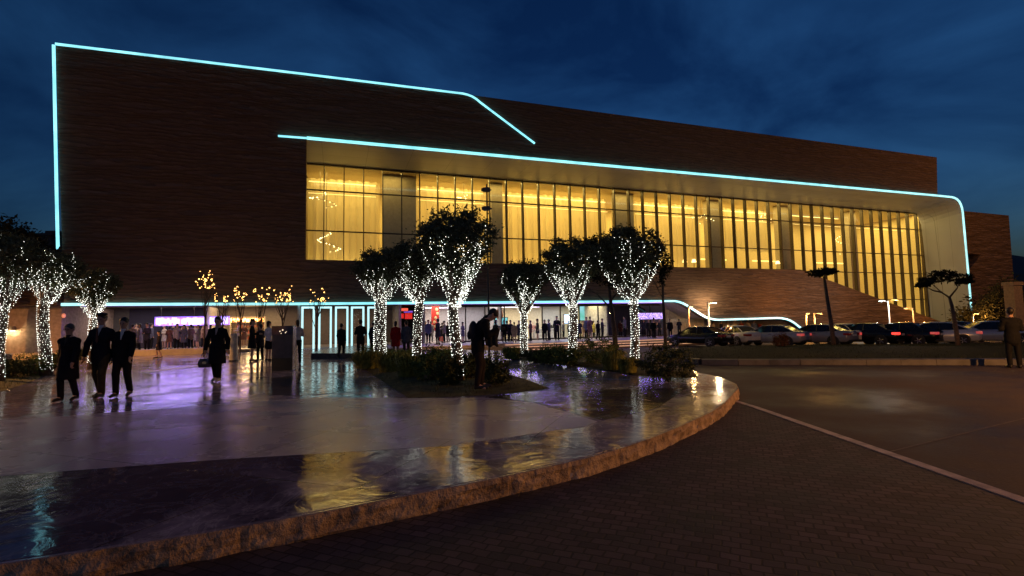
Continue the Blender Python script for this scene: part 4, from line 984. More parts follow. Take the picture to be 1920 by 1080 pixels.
plain_tree([gz(1796,26), Zp(1793,620,26), Zp(1785,575,26), Zp(1780,556,26)], [.11,.10,.08,.06], [(Zp(1745,527,26), (.7,.6,.18)), (Zp(1790,521,26), (.72,.7,.22)), (Zp(1768,514,26.4), (.6,.6,.16)), (Zp(1730,534,26), (.35,.4,.10)), (Zp(1806,528,26), (.4,.4,.14))], 'umbrella shaped tree with a forked trunk before the white recess', n=30, nl=30, size=.12,
           limbs=[(Zp(1780,558,26), Zp(1765,548,26), Zp(1745,530,26)), (Zp(1780,558,26), Zp(1795,540,26), Zp(1800,524,26)), (Zp(1766,548,26), Zp(1750,545,26), Zp(1735,537,26))])
plain_tree([gz(-35,24), Zp(-32,560,24), Zp(-25,480,24)], [.25,.2,.14], [(Zp(-20,470,24), (2.6,2.2,1.7)), (Zp(35,485,24.5), (1.5,1.4,1.3))], 'big dark leafy tree behind the lit trees at the left edge', n=110, nl=46, size=.2)
for x, y, Z, rx, rz, lab in [(1850,600,50,3.0,3.0,'dark rounded tree before the brick annex'), (1890,590,47,2.0,3.2,'taller dark tree between the annex and the gate pier')]:
    c = zp(x, y, Z); plain_tree([(c.x, Z, -.55), (c.x+.1, Z, c.z-.5), (c.x, Z, c.z)], [.2,.16,.1], [((c.x, Z, c.z), (rx, 1.8, rz))], lab, n=110, nl=46, size=.3)

# bare twiggy trees carrying warm golden lights before the front
def gold_tree(x, ytop, ybulb, wpx, seed, tl, ll, off=-1.4):
    rg = random.Random(seed)
    s, _, ztop = fp(x, ytop, off); zb = 0.0
    _, _, zlow = fp(x, ybulb, off); base = fw(s, off, zb); H = ztop - zb; W = wpx/2*base.y/930
    t = empty('bare_tree', base, YAW, tl, 'tree', 'bare trees with golden lights')
    b = MB(); tips = []
    b.tube([(0,0,-.05),(.02,0,H*.3),(0,0,H*.62)], [.055,.045,.03], 7)
    for k in range(12):
        a = rg.uniform(0, 2*PI); z0 = H*rg.uniform(.28,.6); r_ = W*rg.uniform(.35,1.0); z1 = min(H, z0 + (H-z0)*rg.uniform(.5,1.05))
        p = [Vector((0,0,z0)), Vector((math.cos(a)*r_*.6, math.sin(a)*r_*.5, z0+(z1-z0)*.45)), Vector((math.cos(a)*r_, math.sin(a)*r_*.8, z1))]
        b.tube(p, [.024,.014,.006], 5); tips.append(p)
        for j in range(3):
            u = rg.uniform(.3,.95); q = p[1].lerp(p[2], u); e = q + Vector((rg.gauss(0,.25)*W, rg.gauss(0,.2)*W, rg.uniform(.1,.45)))
            b.tube([q, e], [.008,.004], 4); tips.append([q, q.lerp(e,.5), e])
    b.build('trunk', M((.06,.04,.03), .8), t)
    g = empty('golden_lights', base, YAW, ll, 'string lights', 'golden lights on bare trees')
    m_ = (lambda q: (q.octa((0,0,0), .034), q.mesh('bulb', GOLD))[1])(MB())
    n_ = 0
    for k in range(400):
        p = rg.choice(tips); u = rg.random(); q = (p[0].lerp(p[1], u*2) if u < .5 else p[1].lerp(p[2], u*2-1)) + Vector((rg.gauss(0,.03), rg.gauss(0,.03), rg.gauss(0,.03)))
        if q.z + zb < zlow: continue
        o = link('bulb', m_, g); o.location = q; o.scale = [rg.uniform(.5, 1.35)]*3; n_ += 1
        if n_ >= (52 if wpx > 38 else 27): break
    b = MB()
    for p in tips[:12]: b.tube([q + Vector((.012,0,.012)) for q in p], .004, 4)
    b.build('wire', DARKM, g)
for x, yt, yb, wpx, sd, a in [(386,500,540,48,1,'highest'), (418,543,566,34,2,'left low'), (452,541,566,36,3,'second low'), (486,541,568,32,4,'middle low'), (530,543,568,46,5,'wide low'), (594,545,568,36,6,'')]:
    where = {1:'tallest bare tree left of the woman with the handbag', 2:'low bare tree just left of the glowing cabinet', 3:'low bare tree directly before the glowing cabinet', 4:'low bare tree behind the woman in the black dress', 5:'wide bare tree behind the dark kiosk pillar', 6:'bare tree right beside the neon door portals'}[sd]
    gold_tree(x, yt, yb, wpx, sd, where + ', hung with golden lights', 'golden lights on the ' + where)

# ------------------------------------------------------------------ shrubs
GREENS = [mat_leaf((.09,.13,.03), (.18,.22,.06)), mat_leaf((.18,.19,.04), (.32,.30,.07)), mat_leaf((.05,.07,.026), (.12,.13,.05)), mat_leaf((.10,.035,.012), (.2,.08,.03))]
def shrub(x, ybase, wpx, hpx, kind, mat, label, seed, zb=.05, Z=None, name='shrub'):
    rg = random.Random(seed); p = gp(x, ybase, zb) if Z is None else zp(x, ybase, Z)
    if Z is not None: p.z = zb
    k = p.y/930; R_, H = wpx/2*k, hpx*k
    t = empty(name, p, rg.uniform(0, 6), label, 'shrub', 'shrubs in the planting beds')
    b = MB(); b.sm = False
    for i in range(7):
        a = 2*PI*i/7; b.tube([(0,0,-.05), (math.cos(a)*R_*.3, math.sin(a)*R_*.3, H*.4), (math.cos(a)*R_*.55, math.sin(a)*R_*.55, H*.7)], [.02,.014,.006], 5)
    b.build('stem', BARK, t)
    b = MB()
    if kind == 'strap':
        for i in range(420):
            a = rg.uniform(0, 2*PI); r0 = rg.uniform(0, .6)*R_; l = R_*rg.uniform(.3,.75); h = H*rg.uniform(.6,1.1)
            c, s = math.cos(a), math.sin(a); w_ = .016*max(1, R_)
            p0 = Vector((c*r0, s*r0, 0)); p1 = Vector((c*(r0+l*.4), s*(r0+l*.4), h*.8)); p2 = Vector((c*(r0+l), s*(r0+l), h*rg.uniform(.45,.95)))
            sd = Vector((-s, c, 0))*w_
            b.add([p0-sd, p0+sd, p1+sd, p1-sd, p2], [(0,1,2,3), (3,2,4)])
    else:
        clump_crown(b, Vector((0,0,H*.46)), (R_*.92, R_*.92, H*.52), 75, 42, .07 if H < 1 else .09, rg, hollow=.25, skirt=.1, spread=.20)
        for i in range(60):
            a = rg.uniform(0, 2*PI); q = Vector((math.cos(a)*R_*rg.uniform(.2,.9), math.sin(a)*R_*rg.uniform(.2,.9), H*rg.uniform(.55,1.05)))
            for j in range(5): leaf_quad(b, q + Vector((0,0,.03*j)), .07, rg)
    b.build('foliage', mat, t, fix=False)
SH = [(690,690,78,36,'strap',1,'green strap leaved shrub at the door end of the middle bed'),(735,696,76,40,'strap',1,'yellow green strap leaved shrub below the stout lit tree'),
 (772,706,78,44,'strap',1,'strap leaved shrub at the foot of the second lit tree'),(812,714,84,58,'round',0,'dark leafy shrub between two trunks of the middle bed'),
 (843,722,52,46,'round',2,'low leafy shrub at the foot of the tallest lit tree'),(705,676,70,26,'round',0,'low shrub at the back of the middle bed'),
 (760,682,70,30,'strap',0,'green strap leaved shrub at the back of the middle bed'),(840,700,72,50,'strap',0,'upright green shrub behind the tallest trunk'),
 (926,722,66,48,'round',2,'dark glossy shrub at the feet of the photographer'),(880,712,52,48,'round',2,'dark shrub behind the legs of the photographer'),
 (960,672,48,24,'strap',0,'small strap leaved shrub at the left end of the right bed'),(1002,676,66,18,'round',2,'flat dark shrub under the smallest lit tree'),
 (1035,680,58,28,'round',0,'green shrub left of the middle trunk of the right bed'),(1064,684,64,30,'round',0,'green shrub at the foot of the middle trunk of the right bed'),
 (1118,682,96,48,'round',0,'big leafy shrub between the two right trunks'),(1150,692,64,40,'strap',1,'strap leaved shrub before the unlit orange trunk'),
 (1178,698,50,30,'strap',1,'strap leaved shrub at the foot of the broad lit tree'),(1250,708,116,56,'round',2,'largest dark shrub at the right end of the right bed'),
 (18,708,70,34,'round',2,'dark shrub at the left edge bed'),(62,702,70,34,'round',0,'dark green shrub before the lit trunk at left'),(102,690,58,26,'round',2,'dark shrub behind the long coat at left'),(140,676,52,20,'round',2,'low dark shrub behind the men in suits')]
for i, (x, y, w_, h_, k_, m_, lab) in enumerate(SH): shrub(x, y, w_, h_, k_, GREENS[m_], lab, 40+i)
shrub(1466, 660, 30, 24, 'round', GREENS[3], 'small rust coloured bush on the island before the grey car', 91, zb=-.25, Z=29)
# ------------------------------------------------------------------ people: one continuous surface per body, from blended tapered limbs
def field_mesh(prims, vox, k=.035, clips=(), name='body'):
    """prims: (a, b, ra, rb, (sx,sy,sz), sign); returns a mesh of the blended surface"""
    lo = np.full(3, 9.); hi = np.full(3, -9.)
    for a, b, ra, rb, sc, sg in prims:
        if sg < 0: continue
        for p, r in ((a, ra), (b, rb)):
            e = np.array([r*s for s in sc]); lo = np.minimum(lo, np.array(p)-e); hi = np.maximum(hi, np.array(p)+e)
    lo -= 3*vox + .01; hi += 3*vox + .01
    n = np.ceil((hi-lo)/vox).astype(int) + 1
    g = [lo[i] + vox*np.arange(n[i]) for i in range(3)]
    Fd = np.full(n, .5, dtype=np.float32)
    for a, b, ra, rb, sc, sg in prims:
        a = np.array(a, float); b = np.array(b, float); s = np.array(sc, float)
        e = np.array([max(ra, rb)*q for q in s]) + k + 2*vox
        l0 = np.maximum(0, np.floor((np.minimum(a, b)-e-lo)/vox).astype(int)); h0 = np.minimum(n, np.ceil((np.maximum(a, b)+e-lo)/vox).astype(int)+1)
        if (h0 <= l0).any(): continue
        X = ((g[0][l0[0]:h0[0]]-a[0])/s[0])[:, None, None]; Y = ((g[1][l0[1]:h0[1]]-a[1])/s[1])[None, :, None]; Z = ((g[2][l0[2]:h0[2]]-a[2])/s[2])[None, None, :]
        d = (b-a)/s; dd = max(1e-9, float(d@d))
        t = np.clip((X*d[0]+Y*d[1]+Z*d[2])/dd, 0, 1)
        D = (np.sqrt((X-t*d[0])**2+(Y-t*d[1])**2+(Z-t*d[2])**2) - (ra+(rb-ra)*t))*float(min(s))
        v = Fd[l0[0]:h0[0], l0[1]:h0[1], l0[2]:h0[2]]
        kk = min(k, max(ra, rb)*.7)
        if sg > 0:
            h = np.maximum(kk-np.abs(v-D), 0)/kk; v[...] = np.minimum(v, D) - h*h*kk*.25
        else:
            v[...] = np.maximum(v, -D)
    for (pt, nn) in clips:                   # keep the side the normal points away from
        P = (g[0][:, None, None]-pt[0])*nn[0] + (g[1][None, :, None]-pt[1])*nn[1] + (g[2][None, None, :]-pt[2])*nn[2]
        Fd = np.maximum(Fd, P.astype(np.float32))
    S = Fd < 0
    n0, n1_, n2_ = [int(q) for q in n]
    cnt = np.zeros((n0-1, n1_-1, n2_-1), np.float32); acc = np.zeros((n0-1, n1_-1, n2_-1, 3), np.float32)
    base = [(0,0,0),(1,0,0),(0,1,0),(1,1,0),(0,0,1),(1,0,1),(0,1,1),(1,1,1)]
    sl = lambda A, o: A[o[0]:A.shape[0]-1+o[0], o[1]:A.shape[1]-1+o[1], o[2]:A.shape[2]-1+o[2]]
    for ax in range(3):
        for o in base:
            if o[ax]: continue
            o2 = list(o); o2[ax] = 1
            f0, f1 = sl(Fd, o), sl(Fd, o2); mk = (f0 < 0) != (f1 < 0)
            t = np.where(mk, f0/np.where(mk, f0-f1, 1), 0)
            cnt += mk
            for q in range(3): acc[..., q] += np.where(mk, o[q] + (t if q == ax else 0), 0)
    act = cnt > 0
    idx = np.full(act.shape, -1, int); idx[act] = np.arange(int(act.sum()))
    ii = np.argwhere(act); V_ = lo + vox*(ii + acc[act]/cnt[act][:, None])
    F_ = []
    for ax in range(3):
        a0 = [slice(1, -1)]*3; a0[ax] = slice(0, -1)
        b0 = list(a0); b0[ax] = slice(1, None)
        s0, s1 = S[tuple(a0)], S[tuple(b0)]
        ch = np.argwhere(s0 != s1)
        if len(ch) == 0: continue
        off = np.array([1, 1, 1]); off[ax] = 0
        c = ch + off
        u, w_ = [(1,2),(2,0),(0,1)][ax]
        def at(du, dw):
            q = c.copy(); q[:, u] += du; q[:, w_] += dw; return idx[q[:,0], q[:,1], q[:,2]]
        quad = np.stack([at(-1,-1), at(0,-1), at(0,0), at(-1,0)], 1)
        ins = s0[ch[:,0], ch[:,1], ch[:,2]]
        quad[~ins] = quad[~ins][:, ::-1]
        quad = quad[(quad >= 0).all(1)]
        F_ += quad.tolist()
    me = bpy.data.meshes.new(name); me.from_pydata(V_.tolist(), [], F_)
    me.polygons.foreach_set('use_smooth', [True]*len(F_)); me.update()
    return me

def joints(pose):
    J = dict(pel=(0,0,.95), spn=(0,0,1.13), chs=(0,0,1.285), nkb=(0,.008,1.455), nck=(0,-.005,1.545), hed=(0,-.012,1.655))
    for s, n_ in ((-1, 'R'), (1, 'L')):
        J['sh'+n_] = (s*.168,.005,1.385); J['el'+n_] = (s*.215,.03,1.14); J['wr'+n_] = (s*.225,-.02,.895)
        J['hp'+n_] = (s*.085,0,.91); J['kn'+n_] = (s*.10,-.015,.50); J['an'+n_] = (s*.105,.02,.085); J['to'+n_] = (s*.125,-.15,.035)
    if pose == 'walk':
        J.update(knR=(-.09,-.09,.52), anR=(-.09,-.06,.09), toR=(-.10,-.22,.045), knL=(.09,.01,.50), anL=(.095,.15,.11), toL=(.11,.01,.035),
                 elR=(-.215,.10,1.16), wrR=(-.225,.05,.905), elL=(.215,-.05,1.15), wrL=(.215,-.15,.925))
    if pose == 'stride':
        J.update(knL=(.085,-.10,.52), anL=(.08,-.07,.10), toL=(.09,-.23,.055), knR=(-.09,.03,.49), anR=(-.10,.20,.11), toR=(-.12,.06,.035),
                 elL=(.24,.08,1.15), wrL=(.25,.05,.90), elR=(-.25,-.02,1.15), wrR=(-.27,-.06,.90))
    if pose == 'hold':
        J.update(elR=(-.23,-.02,1.15), wrR=(-.10,-.25,1.16), elL=(.23,-.02,1.15), wrL=(.09,-.26,1.14))
    if pose == 'crossed':
        J.update(elR=(-.23,.0,1.16), wrR=(.03,-.20,1.17), elL=(.23,.0,1.16), wrL=(-.04,-.19,1.13))
    if pose == 'talk':
        J.update(elR=(-.22,-.05,1.16), wrR=(-.17,-.24,1.28), hpL=(.09,0,.91), knL=(.13,-.02,.5), anL=(.15,.02,.085), toL=(.19,-.14,.035))
    if pose == 'photo':
        J.update(spn=(0,-.01,1.12), chs=(0,-.085,1.26), nkb=(0,-.17,1.425), nck=(0,-.235,1.465), hed=(0,-.315,1.535))
        for s, n_ in ((-1, 'R'), (1, 'L')):
            J['sh'+n_] = (s*.168,-.14,1.355); J['el'+n_] = (s*.23,-.20,1.10); J['wr'+n_] = (s*.07,-.40,1.22)
            J['kn'+n_] = (s*.10,-.03,.50); J['an'+n_] = (s*.11,.03,.085); J['to'+n_] = (s*.13,-.14,.035)
        J['knL'] = (.10,-.09,.50); J['anL'] = (.12,-.06,.085); J['toL'] = (.15,-.23,.035)
    return {k: np.array(v, float) for k, v in J.items()}
one = (1,1,1)
def body_prims(J, female, fine):
    f = .90 if female else 1.0
    P = []
    A = lambda a, b, ra, rb, sc=one, sg=1: P.append((tuple(a), tuple(b), ra, rb, sc, sg))
    hipw = .155 if female else .145
    A(J['pel'], J['spn'], hipw, .125*f, (1,.72,1)); A(J['spn'], J['chs'], .125*f, .150*f, (1,.70,1)); A(J['chs'], J['nkb'], .150*f, .070, (1,.66,.8))
    A(J['nkb']+(0,0,.0), J['shL'], .060*f, .052*f); A(J['nkb']+(0,0,.0), J['shR'], .060*f, .052*f); A(J['nkb'], J['nck'], .062*f, .052*f); A(J['nck'], J['hed'], .052*f, .06)
    fw_ = J['hed'] - J['nck']; fw_ = fw_/np.linalg.norm(fw_)            # head axis
    fr = np.array([0, -fw_[2], fw_[1]])                                  # face direction
    if fr[1] > 0: fr = -fr
    h = J['hed']; X = np.array([1., 0, 0])
    A(h+fw_*.03+fr*-.012, h+fw_*.03+fr*.012, .092, .088, (.84,1,1.06)); A(h-fw_*.03+fr*.015, h-fw_*.075+fr*.045, .064, .036)
    A(h-fw_*.005+fr*.088, h-fw_*.032+fr*.106, .010, .015)                # nose
    A(h-fw_*.058+fr*.083-X*.018, h-fw_*.058+fr*.083+X*.018, .009, .009)  # lips
    A(h+fw_*.022+fr*.078-X*.035, h+fw_*.022+fr*.078+X*.035, .014, .014)  # brow
    for s in (-1, 1):
        A(h+X*s*.078-fw_*.02, h+X*s*.082+fw_*.022-fr*.012, .012, .016)   # ears
        if fine: A(h+X*s*.030+fw_*.0+fr*.098, h+X*s*.034+fw_*.0+fr*.098, .013, .013, one, -1)   # eye sockets
    for n_, s in (('L', 1), ('R', -1)):
        A(J['sh'+n_], J['el'+n_], .052*f, .040*f); A(J['el'+n_], J['wr'+n_], .040*f, .027*f)
        A(J['hp'+n_], J['kn'+n_], .086*f, .056*f); A(J['kn'+n_], J['an'+n_]*.6+J['kn'+n_]*.4, .056*f, .050*f); A(J['an'+n_]*.6+J['kn'+n_]*.4, J['an'+n_], .050*f, .036*f)
        A(J['an'+n_], J['to'+n_], .040, .030); A(J['an'+n_]+(0,.03,-.035), J['to'+n_], .034, .030)
        d = J['wr'+n_]-J['el'+n_]; d = d/np.linalg.norm(d); w_ = J['wr'+n_]
        side = np.cross(d, np.array([s*1., 0, .15])); side = side/np.linalg.norm(side)       # across the palm
        if side[1] > 0: side = -side
        nrm = np.cross(d, side)
        A(w_+d*.02, w_+d*.075, .027, .030)
        if fine:
            for q, (o, l, c) in enumerate([(-.026,.070,.9),(-.009,.082,1.0),(.009,.078,1.1),(.025,.060,1.25)]):
                p0 = w_+d*.085-side*o; p1 = p0+d*l*.5+nrm*.004*s; p2 = p1+d*l*.42-nrm*s*.018*c; p3 = p2+d*l*.22-nrm*s*.022*c
                A(p0, p1, .0105, .0095); A(p1, p2, .0095, .0088); A(p2, p3, .0088, .0075)
            t0 = w_+d*.035+side*.026; A(t0, t0+d*.035+side*.022, .012, .0105); A(t0+d*.035+side*.022, t0+d*.065+side*.022, .0105, .0085)
        else: A(w_+d*.075, w_+d*.15, .028, .016)
    return P, h, fw_, fr
_tmpl = {}
def person_meshes(pose, outfit, female, vox, fine):
    key = (pose, outfit, female, vox)
    if key in _tmpl: return _tmpl[key]
    J = joints(pose); P, h, up, fr = body_prims(J, female, fine)
    R = {'body': field_mesh(P, vox, .03, name='body')}
    f = .90 if female else 1.0
    A = lambda L_, a, b, ra, rb, sc=one: L_.append((tuple(a), tuple(b), ra, rb, sc, 1))
    def torso(g, waist=True):
        L_ = []
        hipw = .155 if female else .145
        if waist: A(L_, J['pel'], J['spn'], hipw+g, .125*f+g, (1,.74,1))
        A(L_, J['spn'], J['chs'], .125*f+g, .150*f+g, (1,.72,1)); A(L_, J['chs'], J['nkb'], .150*f+g, .066+g, (1,.68,.8)); A(L_, J['nkb']+(0,0,-.005), J['shL'], .060*f+g*.8, .052*f+g*.8); A(L_, J['nkb']+(0,0,-.005), J['shR'], .060*f+g*.8, .052*f+g*.8)
        return L_
    def sleeves(L_, g, short=False):
        for n_ in 'LR':
            e = J['el'+n_]; w_ = J['wr'+n_]
            A(L_, J['sh'+n_], e, .050*f+g*.8, .043*f+g*.8)
            if not short: A(L_, e, e+(w_-e)*.97, .043*f+g, .034*f+g)
    def legs(g, to=1.0):
        L_ = []
        A(L_, J['pel']+(0,0,-.02), J['pel']+(0,0,.08), (.155 if female else .145)+g, .13*f+g, (1,.74,.9))
        for n_ in 'LR':
            A(L_, J['hp'+n_], J['kn'+n_], .090*f+g, .062*f+g); k_ = J['kn'+n_]; a_ = J['an'+n_]; A(L_, k_, k_+(a_-k_)*to, .062*f+g, .050*f+g)
        return L_
    neck_clip = (J['nkb']+(0,0,.035), (0,-.25,.97))
    if outfit in ('suit', 'jacket', 'coat', 'blouse'):
        g = {'suit': .020, 'jacket': .030, 'coat': .028, 'blouse': .014}[outfit]
        L_ = torso(g); sleeves(L_, g*.8)
        hem = {'suit': .80, 'jacket': .84, 'coat': .50, 'blouse': .97}[outfit]
        if outfit in ('suit', 'jacket'): A(L_, J['pel'], J['pel']+(0,0,-.12), .165*f+g*.6, .172*f+g*.6, (1,.76,1))
        clips = [neck_clip]
        if outfit == 'coat':
            A(L_, J['pel'], (0,.0,hem), .165+g, .225, (1,.80,1)); clips.append(((0,0,hem), (0,0,-1)))
        R['jacket' if outfit != 'blouse' else 'blouse'] = field_mesh(L_, vox, .03, [neck_clip] + ([((0,0,hem), (0,0,-1))] if outfit == 'coat' else []), name='jacket')
    if outfit == 'dress':
        L_ = torso(.012); sleeves(L_, .012, False); A(L_, J['pel'], (0,0,.52), .165, .22, (1,.78,1))
        R['dress'] = field_mesh(L_, vox, .03, [neck_clip, ((0,0,.55), (0,0,-1))], name='dress')
    if outfit == 'blouse':
        L_ = []; A(L_, J['pel']+(0,0,.08), (0,0,.50), .145, .20, (1,.78,1))
        R['skirt'] = field_mesh(L_, vox, .02, [((0,0,.53), (0,0,-1)), ((0,0,1.04), (0,0,1))], name='skirt')
    if outfit in ('suit', 'jacket', 'coat', 'trousers'):
        R['trousers'] = field_mesh(legs(.010, .97), vox, .02, name='trousers')
    if outfit == 'trousers':
        L_ = torso(.014); sleeves(L_, .014); R['blouse'] = field_mesh(L_, vox, .03, [neck_clip, ((0,0,.96), (0,0,-1))], name='blouse')
    L_ = []
    for n_ in 'LR':
        A(L_, J['an'+n_]+(0,.02,-.02), J['to'+n_]+(0,-.03,0), .047, .036); A(L_, J['an'+n_], J['an'+n_]+(0,.03,-.05), .045, .036)
    R['shoes'] = field_mesh(L_, vox, .02, [((0,0,.10), (0,0,1))] if pose in ('stand',) else (), name='shoes')
    X = np.array([1., 0, 0]); L_ = []
    A(L_, h+up*.045-fr*.022, h+up*.045+fr*.004, .098, .092, (.88,1,1.04)); 
    if female: A(L_, h-fr*.05, h-fr*.055-up*.15, .075, .055, (1,.8,1))
    else: A(L_, h-fr*.055+up*.0, h-fr*.05-up*.045, .060, .045, (1.05,.8,1))
    R['hair'] = field_mesh(L_, vox, .02, [(h+fr*.060+up*.02, tuple(fr*.75-up*.65))], name='hair')
    if outfit in ('suit', 'coat', 'jacket') and fine:
        L_ = []; c0 = J['nkb']+(0,-.040,.015); c1 = J['chs']+(0,-.085,.01); fy = np.array([0,-1,0])*.042
        A(L_, c0+fy*.6, c1+fy, .038, .012); A(L_, J['nkb']+(0,-.01,.045), J['nkb']+(0,-.02,.06), .064*f, .058*f)
        R['shirt'] = field_mesh(L_, vox*.8, .02, name='shirt')
    eyes = [(h+X*s*.031+fr*.082+up*.0) for s in (-1, 1)]
    _tmpl[key] = (R, eyes, J); return _tmpl[key]
SKINS = [M((.56,.34,.24), .5, vary=.1), M((.48,.28,.19), .5, vary=.1), M((.34,.19,.12), .5, vary=.1)]
HAIRS = [M((.012,.009,.008), .5), M((.03,.018,.012), .5), M((.10,.09,.085), .6)]
EYEM = M((.02,.015,.012), .2)
def person(loc, h, yaw, pose, outfit, label, cols, female=False, vox=.024, fine=False, hair=0, skin=0, group='guests around the hall', extra=None):
    R, eyes, J = person_meshes(pose, outfit, female, vox, fine)
    t = empty('person', loc, yaw, label, 'person', group); s = h/1.755; t.scale = (s, s, s)
    cm = {k: M(v, .8, vary=.25, scale=9, bump=.3, spec=.12) for k, v in cols.items()}
    mats = {'body': SKINS[skin], 'hair': HAIRS[hair], 'jacket': cm.get('top'), 'blouse': cm.get('top'), 'dress': cm.get('top'), 'skirt': cm.get('low'), 'trousers': cm.get('low'), 'shoes': cm.get('shoes', M((.015,.012,.012), .35)), 'shirt': cm.get('shirt', M((.75,.74,.72), .7))}
    for k, me in R.items():
        if len(me.materials) == 0: me.materials.append(None)
        o = link(k, me, t); o.material_slots[0].link = 'OBJECT'; o.material_slots[0].material = mats[k] or DARKM
    if fine:
        for e in eyes: b = MB(); b.sm = True; b.blob(tuple(e), .0105, 8, 6); b.build('eye', EYEM, t)
    return t, J, s
def local(t, s, p):                      # point of a person's own frame -> world
    a = t.rotation_euler.z; x, y, z = p[0]*s, p[1]*s, p[2]*s
    return Vector((t.location.x + x*math.cos(a) - y*math.sin(a), t.location.y + x*math.sin(a) + y*math.cos(a), t.location.z + z))
BLK = (.012,.012,.014); NAVY = (.014,.016,.026); CHAR = (.03,.03,.034); BRN = (.05,.038,.028); WHT = (.70,.68,.70); RED = (.36,.014,.014); BEI = (.55,.40,.22); GRY = (.12,.12,.13)
FINE = .0105
def at_px(x, yfeet, ytop, z=0.0):
    p = gp(x, yfeet, z); return p, (yfeet-ytop)*p.y/930*1.0
def faces(p, extra=0.0): return math.atan2(-p.x, p.y)*-1 + extra      # yaw that turns the front towards the camera
# nearest figures
p, h = at_px(125, 752, 612); t, J, s = person(p, h, .1, 'walk', 'coat', 'older person in a long dark coat with glasses walking at far left', {'top': BLK, 'low': BLK, 'shirt': (.04,.035,.03)}, False, FINE, True, hair=2, skin=1)
g_ = J['hed']; b = MB()
for q in (-1, 1): b.tube([(q*.032+.026*math.cos(a), g_[1]-.108, g_[2]+.002+.018*math.sin(a)) for a in [i*PI/5 for i in range(11)]], .003, 5)
b.tube([(-.006,g_[1]-.108,g_[2]+.004),(.006,g_[1]-.108,g_[2]+.004)], .003, 5)
for q in (-1, 1): b.tube([(q*.058,g_[1]-.104,g_[2]+.004),(q*.082,g_[1]-.0,g_[2]+.012)], .003, 5)
b.build('glasses', DARKM, t)
p, h = at_px(186, 746, 592); t, J, s = person(p, h, .15, 'stride', 'suit', 'man in a flat cap with a dark jacket, reddish tie and olive trousers', {'top': (.012,.014,.022), 'low': (.05,.04,.022)}, False, FINE, True, skin=1)
c = J['hed']; b = MB(); b.sm = True
b.blob((0, c[1]-.002, c[2]+.105), (.098,.115,.045), 14, 8); b.build('cap', M((.018,.016,.016), .8), t)
b = MB(); b.sm = True; b.blob((0, c[1]-.105, c[2]+.088), (.075,.06,.010), 12, 6); b.build('cap_brim', M((.018,.016,.016), .8), t)
n_ = J['nkb']; b = MB(); b.prism([(-.014, n_[2]+.02), (.014, n_[2]+.02), (.012, n_[2]-.02), (.026, 1.20), (0, 1.15), (-.026, 1.20), (-.012, n_[2]-.02)], -.150, -.138); b.build('tie', M((.10,.025,.015), .6), t)
p, h = at_px(228, 744, 600); person(p, h, .25, 'walk', 'suit', 'man in a black suit with an open white collar walking beside the capped man', {'top': BLK, 'low': BLK}, False, FINE, True, skin=1)
p, h = at_px(406, 716, 597); t, J, s = person(p, h, .2, 'stride', 'coat', 'woman in a short black coat carrying a handbag across the wet plaza', {'top': BLK, 'low': (.012,.012,.014), 'shoes': (.5,.47,.44), 'shirt': (.45,.38,.36)}, True, FINE, True, hair=0)
w_ = local(t, s, J['wrR'] + (-.005,0,-.07)); bg_ = empty('handbag', w_ + Vector((0,0,-.42)), .2, 'dark shiny handbag hanging from the hand of the woman in the short coat', 'handbag')
b = MB(); b.sm = True; b.prism([(-.15,0),(.15,0),(.17,.12),(.12,.24),(-.12,.24),(-.17,.12)], -.05, .05); b.build('pouch', M((.05,.05,.06), .18), bg_, bevel=.02)
b = MB(); b.tube([(-.10,0,.23),(-.08,0,.36),(0,0,.43),(.08,0,.36),(.10,0,.23)], .009, 6); b.build('strap', DARKM, bg_)
b = MB(); b.box(-.05,.05,-.056,-.05,.10,.16); b.build('clasp', M((.7,.75,.8), .15, metal=1.0), bg_)
p, h = at_px(897, 729, 585, .10); t, J, s = person(p, h*1.08, PI/2 + .1, 'photo', 'jacket', 'man with bowed head looking at a camera held in both hands beside the tallest tree', {'top': (.010,.011,.014), 'low': (.022,.016,.015), 'shirt': (.02,.02,.02)}, False, .0095, True, skin=0)
w_ = local(t, s, (J['wrL']+J['wrR'])/2 + (0,-.10,.03)); cm_ = empty('camera', w_, PI/2 + .1, 'small dark camera with a bluish screen in the hands of the bowed man', 'camera')
b = MB(); b.box(-.065,.065,-.03,.02,-.04,.045); b.build('housing', DARKM, cm_, bevel=.006)
b = MB(); b.lathe([(.032,0),(.030,.05),(.026,.055)], (0,0,0), 12); o = b.build('lens', DARKM, cm_); o.location = (0,-.03,0); o.rotation_euler = (PI/2,0,0)
b = MB(); b.add([(-.045,.0215,-.025),(.045,.0215,-.025),(.045,.0215,.03),(-.045,.0215,.03)], [(0,1,2,3)]); b.build('display', E((.25,.6,.9), 1.0), cm_)
bk = local(t, s, (0,.06,1.18)); bp = empty('backpack', bk, PI/2 + .1, 'dark rounded backpack on the back of the bowed man', 'backpack')
b = MB(); b.sm = True; b.blob((0,.03,.02), (.15,.10,.22), 14, 10); b.build('bag', M((.012,.012,.016), .7), bp)
b = MB(); b.sm = True; b.blob((0,.12,-.06), (.10,.04,.10), 12, 8); b.build('pocket', M((.014,.014,.018), .7), bp)
wj = local(t, s, J['wrR'] + (.0,.10,-.05)); jt = empty('folded_jacket', wj, PI/2 + .1, 'black jacket draped over the forearm of the bowed man', 'jacket')
b = MB(); V_ = []; nu, nv = 10, 9
for i in range(nu+1):
    for j in range(nv+1):
        u = i/nu - .5; v = j/nv; V_.append((.10*math.cos(v*PI)*(1+.3*v*0) + .02*math.sin(u*17+v*4), u*.26 + .02*math.sin(v*9), .02 + .06*math.sin(v*PI) - .30*abs(v-.5)*2 - .04*math.sin(u*11)*abs(v-.5)))
